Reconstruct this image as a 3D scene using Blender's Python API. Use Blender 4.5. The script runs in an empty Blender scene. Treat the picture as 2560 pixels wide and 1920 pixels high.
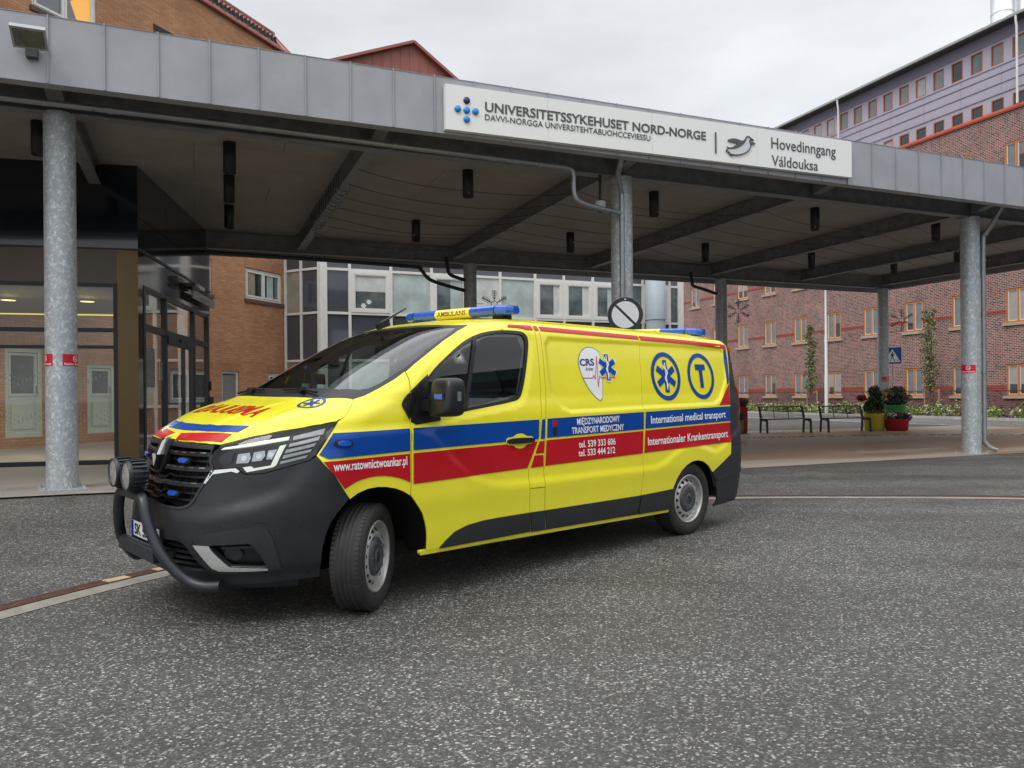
import bpy, bmesh, math, random
import numpy as np
from mathutils import Vector, Matrix
from mathutils.geometry import delaunay_2d_cdt

scene = bpy.context.scene
COL = scene.collection
PI = math.pi
random.seed(7)

# ------------------------------------------------------------------ camera
ROLL = 0.008618
cam_d = bpy.data.cameras.new('camera')
cam = bpy.data.objects.new('camera', cam_d); COL.objects.link(cam)
cam_d.sensor_fit = 'HORIZONTAL'; cam_d.sensor_width = 36.0
cam_d.lens = 1923.46 / 2560 * 36.0
cam_d.shift_y = 26.257 / 2560
cam_d.clip_start = 0.05; cam_d.clip_end = 2000
cr, sr = math.cos(ROLL), math.sin(ROLL)
Rc = Vector((cr, 0, -sr)); Uc = Vector((sr, 0, cr)); Bc = Vector((0, -1, 0))
cam.matrix_world = Matrix(((Rc.x, Uc.x, Bc.x, 0), (Rc.y, Uc.y, Bc.y, 0), (Rc.z, Uc.z, Bc.z, 1.35485), (0, 0, 0, 1)))
scene.camera = cam

# ------------------------------------------------------------------ sky and sun (overcast)
SUN_EL, SUN_AZ = math.radians(52), math.radians(215)
world = bpy.data.worlds.new('World'); scene.world = world; world.use_nodes = True
wn, wl = world.node_tree.nodes, world.node_tree.links
wn.clear()
w_out = wn.new('ShaderNodeOutputWorld'); w_bg = wn.new('ShaderNodeBackground')
w_sky = wn.new('ShaderNodeTexSky'); w_sky.sky_type = 'NISHITA'; w_sky.sun_disc = False
w_sky.sun_elevation = SUN_EL; w_sky.sun_rotation = SUN_AZ
w_bw = wn.new('ShaderNodeRGBToBW')
w_tc = wn.new('ShaderNodeTexCoord'); w_sep = wn.new('ShaderNodeSeparateXYZ')
w_ramp = wn.new('ShaderNodeValToRGB')            # overcast: zenith brighter than the horizon
w_ramp.color_ramp.elements[0].position = 0.0; w_ramp.color_ramp.elements[0].color = (5.2, 5.35, 5.55, 1)
w_ramp.color_ramp.elements[1].position = 1.0; w_ramp.color_ramp.elements[1].color = (15.0, 15.2, 15.5, 1)
e = w_ramp.color_ramp.elements.new(0.46); e.color = (5.3, 5.45, 5.6, 1)
w_map = wn.new('ShaderNodeMapping'); w_map.inputs['Scale'].default_value = (1.6, 1.6, 4.5)
w_noise = wn.new('ShaderNodeTexNoise'); w_noise.inputs['Scale'].default_value = 1.7
w_noise.inputs['Detail'].default_value = 6; w_noise.inputs['Roughness'].default_value = 0.55
w_cl = wn.new('ShaderNodeMapRange'); w_cl.inputs['From Min'].default_value = 0.3; w_cl.inputs['From Max'].default_value = 0.75
w_cl.inputs['To Min'].default_value = 0.84; w_cl.inputs['To Max'].default_value = 1.16
w_mul = wn.new('ShaderNodeMix'); w_mul.data_type = 'RGBA'; w_mul.blend_type = 'MULTIPLY'; w_mul.inputs['Factor'].default_value = 1
w_mix = wn.new('ShaderNodeMix'); w_mix.data_type = 'RGBA'; w_mix.inputs['Factor'].default_value = 0.93
wl.new(w_tc.outputs['Generated'], w_sep.inputs[0]); wl.new(w_sep.outputs['Z'], w_ramp.inputs[0])
wl.new(w_tc.outputs['Generated'], w_map.inputs[0]); wl.new(w_map.outputs[0], w_noise.inputs['Vector'])
wl.new(w_noise.outputs[0], w_cl.inputs['Value'])
wl.new(w_ramp.outputs[0], w_mul.inputs['A']); wl.new(w_cl.outputs[0], w_mul.inputs['B'])
wl.new(w_sky.outputs[0], w_mix.inputs['A']); wl.new(w_mul.outputs['Result'], w_mix.inputs['B'])
wl.new(w_mix.outputs['Result'], w_bg.inputs['Color']); w_bg.inputs['Strength'].default_value = 0.105
wl.new(w_bg.outputs[0], w_out.inputs[0])
sun_d = bpy.data.lights.new('sun', 'SUN'); sun_d.energy = 0.9; sun_d.angle = math.radians(25); sun_d.color = (1, .97, .93)
sun = bpy.data.objects.new('sun', sun_d); COL.objects.link(sun)
sun.rotation_euler = (PI / 2 - SUN_EL, 0, -SUN_AZ + PI)
scene.view_settings.view_transform = 'Standard'; scene.view_settings.look = 'None'
scene.view_settings.exposure = 0.65; scene.view_settings.gamma = 1.0
scene.cycles.max_bounces = 10; scene.cycles.transparent_max_bounces = 24
scene.cycles.sample_clamp_indirect = 6

# ------------------------------------------------------------------ helpers
def tag(o, label=None, cat=None, group=None, kind=None):
    if label: o['label'] = label
    if cat: o['category'] = cat
    if group: o['group'] = group
    if kind: o['kind'] = kind
    return o

def empty(name, loc=(0, 0, 0), rot=(0, 0, 0), parent=None):
    o = bpy.data.objects.new(name, None); COL.objects.link(o)
    o.location = loc; o.rotation_euler = rot; o.empty_display_size = .2
    if parent: o.parent = parent
    return o

def link(name, me, parent=None):
    o = bpy.data.objects.new(name, me); COL.objects.link(o)
    if parent: o.parent = parent
    return o

def copy_tree(o, parent=None):
    c = o.copy(); COL.objects.link(c)
    if parent: c.parent = parent
    for ch in o.children: copy_tree(ch, c)
    return c

class MB:
    """collects shapes into one mesh"""
    def __init__(s): s.v, s.f, s.m, s.sm = [], [], [], []
    def add(s, vs, fs, mi=0, smooth=False):
        b = len(s.v); s.v += [tuple(float(c) for c in v) for v in vs]
        for f in fs: s.f.append(tuple(b + i for i in f)); s.m.append(mi); s.sm.append(smooth)
        return s
    def box(s, a, b, mi=0):
        x0, y0, z0 = [min(a[i], b[i]) for i in range(3)]; x1, y1, z1 = [max(a[i], b[i]) for i in range(3)]
        return s.add([(x0,y0,z0),(x1,y0,z0),(x1,y1,z0),(x0,y1,z0),(x0,y0,z1),(x1,y0,z1),(x1,y1,z1),(x0,y1,z1)],
                     [(0,3,2,1),(4,5,6,7),(0,1,5,4),(1,2,6,5),(2,3,7,6),(3,0,4,7)], mi)
    def obox(s, c, ax, ay, az, mi=0):
        """box at centre c with half-axis vectors"""
        c, ax, ay, az = Vector(c), Vector(ax), Vector(ay), Vector(az)
        if ax.cross(ay).dot(az) < 0: az = -az
        vs = [c + ax*i + ay*j + az*k for k in (-1, 1) for i, j in ((-1,-1),(1,-1),(1,1),(-1,1))]
        return s.add(vs, [(0,3,2,1),(4,5,6,7),(0,1,5,4),(1,2,6,5),(2,3,7,6),(3,0,4,7)], mi)
    def beam(s, p, q, w, h, mi=0, up=(0, 0, 1)):
        p, q = Vector(p), Vector(q); d = (q - p); n = d.normalized(); side = n.cross(Vector(up))
        if side.length < 1e-4: side = n.cross(Vector((1, 0, 0)))
        side.normalize(); u = side.cross(n)
        return s.obox((p + q) / 2, d / 2, side * (w / 2), u * (h / 2), mi)
    def tube(s, pts, r, n=12, mi=0, cap=True, smooth=True):
        pts = [Vector(p) for p in pts]; rs = r if isinstance(r, (list, tuple)) else [r] * len(pts)
        ring = []; prev = None
        for i, p in enumerate(pts):
            t = (pts[min(i + 1, len(pts) - 1)] - pts[max(i - 1, 0)]).normalized()
            if prev is None:
                a = t.cross(Vector((0, 0, 1)))
                if a.length < 1e-3: a = t.cross(Vector((1, 0, 0)))
                a.normalize()
            else:
                a = prev - t * prev.dot(t)
                if a.length < 1e-5: a = t.orthogonal()
                a.normalize()
            prev = a; b = t.cross(a)
            ring.append([p + (a * math.cos(2*PI*k/n) + b * math.sin(2*PI*k/n)) * rs[i] for k in range(n)])
        vs = [v for rg in ring for v in rg]
        fs = [(i*n + k, i*n + (k+1) % n, (i+1)*n + (k+1) % n, (i+1)*n + k) for i in range(len(pts)-1) for k in range(n)]
        s.add(vs, fs, mi, smooth)
        if cap:
            s.add(ring[0], [tuple(range(n))[::-1]], mi); s.add(ring[-1], [tuple(range(n))], mi)
        return s
    def lathe(s, prof, c=(0, 0, 0), n=24, axis='z', mi=0, smooth=True):
        """prof: list of (r, h)"""
        c = Vector(c); vs = []
        for r, h in prof:
            for k in range(n):
                a = 2*PI*k/n; x, y = r*math.cos(a), r*math.sin(a)
                vs.append(c + {'z': Vector((x, y, h)), 'y': Vector((x, h, -y)), 'x': Vector((h, x, y))}[axis])
        fs = [(i*n + k, i*n + (k+1) % n, (i+1)*n + (k+1) % n, (i+1)*n + k) for i in range(len(prof)-1) for k in range(n)]
        return s.add(vs, fs, mi, smooth)
    def prism(s, poly, o, ax, ay, az, mi=0, mi_side=None):
        """extrude 2D poly (in ax, ay) from o along az (vector, full length)"""
        o, ax, ay, az = Vector(o), Vector(ax), Vector(ay), Vector(az); n = len(poly)
        a = sum(poly[i][0]*poly[(i+1) % n][1] - poly[(i+1) % n][0]*poly[i][1] for i in range(n))
        if (a > 0) != (ax.cross(ay).dot(az) > 0): poly = poly[::-1]
        bot = [o + ax*p[0] + ay*p[1] for p in poly]; top = [v + az for v in bot]
        s.add(bot + top, [tuple(range(n))[::-1], tuple(range(n, 2*n))], mi)
        return s.add(bot + top, [(i, (i+1) % n, n + (i+1) % n, n + i) for i in range(n)], mi if mi_side is None else mi_side)
    def build(s, name, mats, parent=None):
        me = bpy.data.meshes.new(name); me.from_pydata(s.v, [], s.f)
        for m in (mats if isinstance(mats, (list, tuple)) else [mats]): me.materials.append(m)
        me.polygons.foreach_set('material_index', s.m); me.polygons.foreach_set('use_smooth', s.sm)
        me.update()
        return link(name, me, parent)

# ------------------------------------------------------------------ materials
def new_mat(name):
    m = bpy.data.materials.new(name); m.use_nodes = True
    nt = m.node_tree; b = nt.nodes['Principled BSDF']
    return m, nt, b
def setin(b, **k):
    for n, v in k.items(): b.inputs[n.replace('_', ' ')].default_value = v
def rgba(c): return (c[0], c[1], c[2], 1)
def node(nt, t, **props):
    n = nt.nodes.new('ShaderNode' + t)
    for k, v in props.items(): setattr(n, k, v)
    return n
def mat(name, base, rough=.5, metal=0., spec=.5, coat=0., var=.0, vscale=6., bump=0., bscale=80., rvar=0., emis=None, estr=0.):
    """principled material with procedural colour, roughness and bump variation"""
    m, nt, b = new_mat(name); L = nt.links
    setin(b, Roughness=rough, Metallic=metal, Specular_IOR_Level=spec, Coat_Weight=coat); b.inputs['Base Color'].default_value = rgba(base)
    b.inputs['Coat Roughness'].default_value = .04
    if emis: b.inputs['Emission Color'].default_value = rgba(emis); b.inputs['Emission Strength'].default_value = estr
    tc = node(nt, 'TexCoord')
    if var or rvar:
        n = node(nt, 'TexNoise'); n.inputs['Scale'].default_value = vscale; n.inputs['Detail'].default_value = 6; n.inputs['Roughness'].default_value = .62
        L.new(tc.outputs['Object'], n.inputs['Vector'])
        if var:
            mr = node(nt, 'MapRange'); mr.inputs['From Min'].default_value = .25; mr.inputs['From Max'].default_value = .75
            mr.inputs['To Min'].default_value = 1 - var; mr.inputs['To Max'].default_value = 1 + var
            L.new(n.outputs[0], mr.inputs['Value'])
            mx = node(nt, 'Mix', data_type='RGBA', blend_type='MULTIPLY'); mx.inputs['Factor'].default_value = 1
            mx.inputs['A'].default_value = rgba(base); L.new(mr.outputs[0], mx.inputs['B']); L.new(mx.outputs['Result'], b.inputs['Base Color'])
        if rvar:
            mr = node(nt, 'MapRange'); mr.inputs['From Min'].default_value = .3; mr.inputs['From Max'].default_value = .7
            mr.inputs['To Min'].default_value = max(.02, rough - rvar); mr.inputs['To Max'].default_value = min(1, rough + rvar)
            L.new(n.outputs[0], mr.inputs['Value']); L.new(mr.outputs[0], b.inputs['Roughness'])
    if bump:
        n2 = node(nt, 'TexNoise'); n2.inputs['Scale'].default_value = bscale; n2.inputs['Detail'].default_value = 3
        L.new(tc.outputs['Object'], n2.inputs['Vector'])
        bp = node(nt, 'Bump'); bp.inputs['Strength'].default_value = bump; bp.inputs['Distance'].default_value = .01
        L.new(n2.outputs[0], bp.inputs['Height']); L.new(bp.outputs[0], b.inputs['Normal'])
    return m
def glass(name, tint=(.8, .9, .87), refl=1.0, rough=.02, wav=0.):
    """thin window glass: tinted see-through plus mirror reflection by angle"""
    m, nt, b = new_mat(name); L = nt.links; nt.nodes.remove(b); out = nt.nodes['Material Output']
    t = node(nt, 'BsdfTransparent'); t.inputs[0].default_value = rgba(tint)
    g = node(nt, 'BsdfGlossy'); g.inputs['Roughness'].default_value = rough; g.inputs[0].default_value = (refl, refl, refl, 1)
    fr = node(nt, 'Fresnel'); fr.inputs['IOR'].default_value = 1.5
    k = node(nt, 'Math', operation='MULTIPLY'); k.inputs[1].default_value = 1.6; k.use_clamp = True
    mx = node(nt, 'MixShader')
    if wav:
        tc = node(nt, 'TexCoord'); n = node(nt, 'TexNoise'); n.inputs['Scale'].default_value = 1.3; n.inputs['Detail'].default_value = 1
        bp = node(nt, 'Bump'); bp.inputs['Strength'].default_value = wav; bp.inputs['Distance'].default_value = .05
        L.new(tc.outputs['Object'], n.inputs['Vector']); L.new(n.outputs[0], bp.inputs['Height'])
        L.new(bp.outputs[0], g.inputs['Normal'])
    L.new(fr.outputs[0], k.inputs[0]); L.new(k.outputs[0], mx.inputs[0]); L.new(t.outputs[0], mx.inputs[1]); L.new(g.outputs[0], mx.inputs[2])
    L.new(mx.outputs[0], out.inputs[0])
    return m
M = {}
M['yellow'] = mat('yellow_paint', (.86, .775, .030), .25, coat=.45, var=.035, vscale=3, rvar=.05)
M['blue'] = mat('blue_film', (.001, .055, .30), .30, spec=.3, coat=.15, var=.05, vscale=4)
M['red'] = mat('red_film', (.47, .006, .014), .30, spec=.3, coat=.15, var=.05, vscale=4)
M['white'] = mat('white_film', (.82, .83, .84), .3, coat=.2)
M['navytext'] = mat('navy_film', (.006, .03, .16), .3)
M['plastic'] = mat('grey_plastic', (.0135, .015, .0185), .46, var=.22, vscale=5, bump=.05, bscale=500, rvar=.09)
M['plastic2'] = mat('satin_grey_plastic', (.021, .023, .027), .40, var=.2, vscale=6, bump=.03, bscale=400, rvar=.08)
M['black'] = mat('black_plastic', (.008, .008, .009), .38, var=.2)
M['gap'] = mat('dark_gap', (.006, .006, .006), .9)
M['rubber'] = mat('tyre_rubber', (.022, .021, .020), .72, var=.35, vscale=12, bump=.12, bscale=160)
M['rim'] = mat('silver_steel', (.50, .49, .47), .42, metal=.55, var=.18, vscale=14, rvar=.12)
M['hub'] = mat('hub_plastic', (.06, .065, .07), .4, var=.25, vscale=14)
M['chrome'] = mat('chrome', (.85, .86, .87), .12, metal=1.)
M['bar'] = mat('powder_coat', (.018, .022, .027), .40, var=.15, vscale=10, rvar=.08)
M['lens'] = glass('clear_lens', (.93, .95, .95), refl=.6)
M['reflector'] = mat('lamp_reflector', (.62, .64, .66), .22, metal=.9)
M['drl'] = mat('daylight_strip', (.8, .82, .74), .3, emis=(.86, .92, .80), estr=.42)
M['bluelens'] = mat('blue_lens', (.008, .075, .42), .12, coat=.7, var=.35, vscale=40, emis=(.01, .09, .5), estr=.10)
M['signyellow'] = mat('sign_yellow', (.80, .68, .13), .35)
M['wsglass'] = glass('windscreen_glass', (.70, .84, .79), rough=.01)
M['doorglass'] = glass('tinted_glass', (.72, .80, .78), rough=.01)
M['trim'] = mat('cabin_trim', (.34, .36, .33), .7)
M['satin'] = mat('satin_chrome', (.80, .80, .79), .22, metal=.75)
M['dash'] = mat('dashboard', (.02, .021, .021), .6, var=.2)
M['seat'] = mat('seat_fabric', (.012, .012, .014), .9, var=.2)
M['orange'] = mat('orange_lens', (.75, .13, .01), .25, coat=.5)
M['tail'] = mat('tail_lens', (.32, .006, .01), .18, coat=.5)
M['platewhite'] = mat('plate_white', (.72, .73, .72), .4)
M['cabblue'] = mat('plate_blue', (.005, .03, .25), .4)
# ------------------------------------------------------------------ the ambulance body surface
def pchip(xs, ys):
    xs = np.array(xs, float); ys = np.array(ys, float); h = np.diff(xs); d = np.diff(ys) / h
    m = np.zeros_like(xs); m[0] = d[0]; m[-1] = d[-1]
    for i in range(1, len(xs) - 1):
        if d[i-1] * d[i] > 0:
            w1 = 2*h[i] + h[i-1]; w2 = h[i] + 2*h[i-1]; m[i] = (w1 + w2) / (w1 / d[i-1] + w2 / d[i])
    def f(x):
        x = np.clip(np.asarray(x, float), xs[0], xs[-1]); i = np.clip(np.searchsorted(xs, x) - 1, 0, len(xs) - 2)
        t = (x - xs[i]) / h[i]
        return ((1+2*t)*(1-t)**2)*ys[i] + t*(1-t)**2*h[i]*m[i] + t*t*(3-2*t)*ys[i+1] + t*t*(t-1)*h[i]*m[i+1]
    return f
HT = dict(
 z =[.20, .26, .40, .55, .70, .85, .95,1.03,1.08,1.12,1.16,1.21,1.26,1.30,1.34,1.40,1.60,1.75,1.83,1.88,1.918,1.945,1.968,1.98],
 xf=[-.89,-.955,-1.01,-1.04,-1.03,-.995,-.972,-.957,-.935,-.885,-.805,-.70,-.56,-.42,-.29,-.155,.215,.505,.675,.81,.945,1.11,1.38,1.9],
 D =[.79,.815,.845,.845,.835,.815,.804,.80,.80,.80,.75,.68,.62,.58,.55,.50,.50,.50,.50,.52,.55,.65,.8,.8],
 n =[3.2,3.2,3.0,2.8,2.7,2.6,2.6,2.6,2.7,2.9,3.2,3.6,4.0,4.2,4.2,4.2,4.2,4.2,4.0,3.6,3.2,2.6,2.3,2],
 S =[.90,.925,.945,.955,.966,.964,.958,.954,.951,.949,.946,.943,.936,.928,.92,.912,.882,.855,.835,.80,.74,.63,.46,.12],
 xr=[4.35,4.39,4.415,4.43,4.43,4.43,4.43,4.43,4.43,4.435,4.45,4.448,4.445,4.442,4.44,4.43,4.42,4.42,4.41,4.38,4.31,4.20,4.0,3.2],
)
HF = {k: pchip(HT['z'], HT[k]) for k in HT if k != 'z'}
def ins(P):
    """implicit body: below zero inside. x runs rearward from the front axle, y to the left side, z up"""
    x, y, z = P[:, 0], np.abs(P[:, 1]), P[:, 2]
    w = np.clip((z - 1.45) / .45, 0, 1); w = w*w*(3 - 2*w)
    z = z + w*.04*np.clip((x - 1.5) / 2.8, 0, 1.2)
    zc = np.clip(z, .2, 1.98)
    xf, D, n, S, xr = [HF[k](zc) for k in ('xf', 'D', 'n', 'S', 'xr')]
    a = np.clip((xf + D - x) / D, 0, None)
    front = np.power(y / S, n) + a*a - 1
    r = np.minimum(.14, S*.9)
    bx = np.clip(x - (xr - r), 0, None); by = np.clip(y - (S - r), 0, None)
    rear = np.sqrt(bx*bx + by*by) / r - 1
    f = np.where(x < xf + D, front, np.maximum(y/S - 1, np.where((bx > 0) & (by > 0), rear, np.maximum(x - xr, y/S - 1))))
    f = np.where(x < xf, 1 + (xf - x), f)
    return np.where(z > 1.98, 1 + (z - 1.98), f)
def cast(O, Dv, t1):
    """first crossing on rays that start outside and end inside"""
    N = len(O); ta = np.zeros(N); tb = np.full(N, t1, float)
    for _ in range(26):
        m = (ta + tb) / 2; inside = ins(O + Dv*m[:, None]) < 0
        tb = np.where(inside, m, tb); ta = np.where(inside, ta, m)
    return O + Dv*((ta + tb) / 2)[:, None]
AX = .5
def ch_side(c):
    c = np.asarray(c, float); z = np.zeros(len(c))
    return cast(np.stack([c[:, 0], z + 1.1, c[:, 1]], 1), np.tile([0., -1, 0], (len(c), 1)), 1.1)
def ch_top(c):
    c = np.asarray(c, float); z = np.zeros(len(c))
    return cast(np.stack([c[:, 0], c[:, 1], z + 2.2], 1), np.tile([0., 0, -1], (len(c), 1)), 1.8)
def ch_front(c):
    c = np.asarray(c, float); co, si = np.cos(c[:, 0]), np.sin(c[:, 0]); z = np.zeros(len(c))
    D = np.stack([co, -si, z], 1); O = np.stack([AX - 1.9*co, 1.9*si, c[:, 1]], 1)
    return cast(O, D, 1.9)
def ch_back(c):
    c = np.asarray(c, float); z = np.zeros(len(c))
    return cast(np.stack([z + 4.9, c[:, 0], c[:, 1]], 1), np.tile([-1., 0, 0], (len(c), 1)), 1.5)
CH = dict(side=ch_side, top=ch_top, front=ch_front, back=ch_back)
def sdf(P, poly):
    """signed distance to a polygon, negative inside"""
    P = np.asarray(P, float); poly = np.asarray(poly, float); d = np.full(len(P), 1e9); inside = np.zeros(len(P), bool)
    for i in range(len(poly)):
        a, b = poly[i], poly[(i+1) % len(poly)]; e = b - a; w = P - a
        t = np.clip((w @ e) / max(e @ e, 1e-12), 0, 1); q = w - t[:, None]*e
        d = np.minimum(d, np.einsum('ij,ij->i', q, q))
        c = (a[1] > P[:, 1]) != (b[1] > P[:, 1])
        with np.errstate(divide='ignore', invalid='ignore'):
            xi = a[0] + (P[:, 1] - a[1]) / (b[1] - a[1]) * (b[0] - a[0])
        inside ^= c & (P[:, 0] < xi)
    d = np.sqrt(d)
    return np.where(inside, -d, d)
def smooth01(t): t = np.clip(t, 0, 1); return t*t*(3 - 2*t)
EMB = [(1.70,1.80),(4.16,1.775),(4.215,1.745),(4.228,1.66),(4.175,1.46),(4.03,1.275),(3.92,1.232),(1.84,1.216),(1.745,1.255),(1.66,1.365),(1.645,1.51),(1.65,1.74)]
FLARE = [(-.9,1.13),(.30,1.16),(.47,1.10),(.62,.93),(.78,.80),(.95,.735),(1.12,.71),(2.90,.69),(3.05,.72),(3.2,.79),(3.33,.835),(3.45,.85),(3.6,.84),(3.75,.80),(3.88,.765),(4.0,.80),(4.12,.87),(4.6,1.1),(4.6,0),(-1.2,0),(-1.2,1.13)]
WINREC = [(.45,1.52),(.78,1.75),(.92,1.815),(1.06,1.853),(1.25,1.868),(1.40,1.868),(1.46,1.84),(1.50,1.78),(1.485,1.70),(1.42,1.48),(1.38,1.37),(1.34,1.31),(1.26,1.275),(.73,1.205),(.52,1.16),(.33,1.14),(.26,1.2)]
SWOOSH = [(-.2,.745),(.05,.742),(.176,.706),(.279,.688),(.382,.686),(.49,.712),(.586,.751),(.679,.806),(.72,.850),(.746,.90),(.765,.95),(.79,1.02),(1.3,1.02),(1.3,-.2),(-.2,-.2)]
def relief(P):
    """pressed shapes of the side panels, metres along the normal"""
    c = P[:, [0, 2]]; r = np.zeros(len(P))
    r -= .013 * smooth01(.5 - sdf(c, EMB) / .042)
    r += .014 * smooth01(.5 - sdf(c, FLARE) / .075)
    r -= .008 * smooth01(.5 - sdf(c, WINREC) / .05)
    w = smooth01((np.abs(P[:, 1]) - .70) / .1) * smooth01((P[:, 0] + .55) / .35)
    fr_ = smooth01((-.10 - P[:, 0]) / .25) * smooth01((P[:, 2] - .30) / .1)
    r = r + 0
    c2 = np.stack([np.arctan2(np.abs(P[:, 1]), AX - P[:, 0]), P[:, 2]], 1)
    rb_ = .021 * smooth01(.5 - sdf(c2, SWOOSH) / .10) * fr_
    hood = smooth01((-.27 - P[:, 0]) / .12) * smooth01((P[:, 0] + .86) / .25) * smooth01((P[:, 2] - 1.08) / .05)
    ay = np.abs(P[:, 1]); ed = .30 + .45*(P[:, 0] + .9)*.45
    r2 = .007 * smooth01((ed - ay) / .05) + .006 * smooth01((ay - .62) / .06) * smooth01((.85 - ay) / .06)
    return r * w + r2 * hood + rb_
def grad(P):
    e = 2e-3; g = np.stack([ins(P + [e, 0, 0]) - ins(P - [e, 0, 0]), ins(P + [0, e, 0]) - ins(P - [0, e, 0]), ins(P + [0, 0, e]) - ins(P - [0, 0, e])], 1)
    return g / np.maximum(np.linalg.norm(g, axis=1), 1e-9)[:, None]
def surf(c, chart, off=0., rel=True):
    """chart coords -> points on the pressed body at height off, and normals"""
    def at(cc):
        P = CH[chart](cc); N = grad(P)
        d = off + (relief(P) if rel else 0)
        return P + N * (np.asarray(d).reshape(-1, 1) if np.ndim(d) else d), N
    P, N = at(c)
    if rel:
        e = 4e-3
        A = at(np.asarray(c, float) + [e, 0])[0] - P; B = at(np.asarray(c, float) + [0, e])[0] - P
        N2 = np.cross(A, B); l = np.linalg.norm(N2, axis=1); ok = l > 1e-10
        N2 = N2 / np.maximum(l, 1e-12)[:, None]; N2 *= np.sign(np.einsum('ij,ij->i', N2, N))[:, None]
        N = np.where(ok[:, None] & (np.einsum('ij,ij->i', N2, N) > .5)[:, None], N2, N)
    return P, N
def chaikin(p, n=2, closed=True):
    p = [tuple(q) for q in p]
    for _ in range(n):
        o = []; L = len(p)
        for i in range(L if closed else L - 1):
            a, b = p[i], p[(i+1) % L]
            o += [(a[0]*.75 + b[0]*.25, a[1]*.75 + b[1]*.25), (a[0]*.25 + b[0]*.75, a[1]*.25 + b[1]*.75)]
        p = o if closed else [p[0]] + o + [p[-1]]
    return p
def circle(cx, cy, rx, ry=None, n=32):
    ry = ry or rx
    return [(cx + rx*math.cos(2*PI*k/n), cy + ry*math.sin(2*PI*k/n)) for k in range(n)]
def resample(p, h):
    o = []
    for i in range(len(p)):
        a, b = np.array(p[i]), np.array(p[(i+1) % len(p)]); n = max(1, int(np.ceil(np.linalg.norm(b - a) / h)))
        o += [tuple(a + (b - a)*k/n) for k in range(n)]
    return o
class Patch:
    """polygons lying on the body; several may go into one mesh (one part)"""
    def __init__(s): s.v, s.f, s.m, s.n = [], [], [], []
    def poly(s, loops, chart='side', h=.03, off=0., rim=0., mi=0, rel=True, rim_mi=None, face=True):
        if not isinstance(loops[0][0], (tuple, list)): loops = [loops]
        loops = [resample(l, h) for l in loops]
        pts = [p for l in loops for p in l]; edges = []; b = 0
        for l in loops: edges += [(b + i, b + (i+1) % len(l)) for i in range(len(l))]; b += len(l)
        x0, x1 = min(p[0] for p in pts), max(p[0] for p in pts); y0, y1 = min(p[1] for p in pts), max(p[1] for p in pts)
        gx, gy = np.meshgrid(np.arange(x0 + h*.5, x1, h), np.arange(y0 + h*.5, y1, h)); g = np.stack([gx.ravel(), gy.ravel()], 1)
        if len(g):
            ds = np.stack([sdf(g, l) for l in loops]); keep = (ds[0] < -h*.45)
            for k in range(1, len(loops)): keep &= ds[k] > h*.45
            g = g[keep]
        allp = [Vector(p) for p in pts] + [Vector(p) for p in g]
        V, E_, F, ov, oe, of = delaunay_2d_cdt(allp, edges, [], 0, 1e-6)
        V = np.array([tuple(v) for v in V]); F = [tuple(f) for f in F]
        cen = np.array([V[list(f)].mean(0) for f in F])
        ins_ = sdf(cen, loops[0]) < 0
        for l in loops[1:]: ins_ &= sdf(cen, l) > 0
        F = [f for f, k in zip(F, ins_) if k]
        P, N = surf(V, chart, off, rel)
        if face: s._add(P, N, F, mi)
        if rim:
            for l in loops:
                Pl, Nl = surf(np.array(l), chart, off, rel); n = len(l)
                s._add(np.concatenate([Pl, Pl - Nl*rim]), None, [(i, (i+1) % n, n + (i+1) % n, n + i) for i in range(n)], mi if rim_mi is None else rim_mi)
        return s
    def _add(s, P, N, F, mi):
        b = len(s.v)
        s.v += [tuple(p) for p in P]
        if N is None: N = np.full((len(P), 3), np.nan)
        s.n += [tuple(k) for k in N]
        for f in F:
            if not np.isnan(N[f[0]][0]):
                a, b_, c = P[f[0]], P[f[1]], P[f[2]]
                if np.dot(np.cross(b_ - a, c - a), N[f[0]]) < 0: f = f[::-1]
            s.f.append(tuple(b + i for i in f)); s.m.append(mi)
    def mirrored(s):
        """add the other half (y -> -y)"""
        b = len(s.v); s.v += [(x, -y, z) for x, y, z in s.v]; s.n += [(x, -y, z) for x, y, z in s.n]
        s.f += [tuple(b + i for i in f[::-1]) for f in s.f]; s.m += s.m[:]
        return s
    def flip(s):
        s.v = [(x, -y, z) for x, y, z in s.v]; s.n = [(x, -y, z) for x, y, z in s.n]; s.f = [f[::-1] for f in s.f]
        return s
    def build(s, name, mats, parent):
        me = bpy.data.meshes.new(name); me.from_pydata([(-x, y, z) for x, y, z in s.v], [], [f[::-1] for f in s.f])
        for m in (mats if isinstance(mats, (list, tuple)) else [mats]): me.materials.append(m)
        me.polygons.foreach_set('material_index', s.m)
        me.polygons.foreach_set('use_smooth', [True]*len(s.f)); me.update()
        vn = np.zeros(len(s.v)*3); me.vertices.foreach_get('normal', vn); vn = vn.reshape(-1, 3)
        nn = np.array(s.n) * [-1, 1, 1]; bad = np.isnan(nn[:, 0]); nn[bad] = vn[bad]
        me.normals_split_custom_set_from_vertices([tuple(k) for k in nn])
        return link(name, me, parent)
def vbuild(mb, name, mats, parent):
    """MB given in body coordinates (x rearward) -> van local (X forward)"""
    mb.v = [(-x, y, z) for x, y, z in mb.v]; mb.f = [f[::-1] for f in mb.f]
    return mb.build(name, mats, parent)
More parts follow.
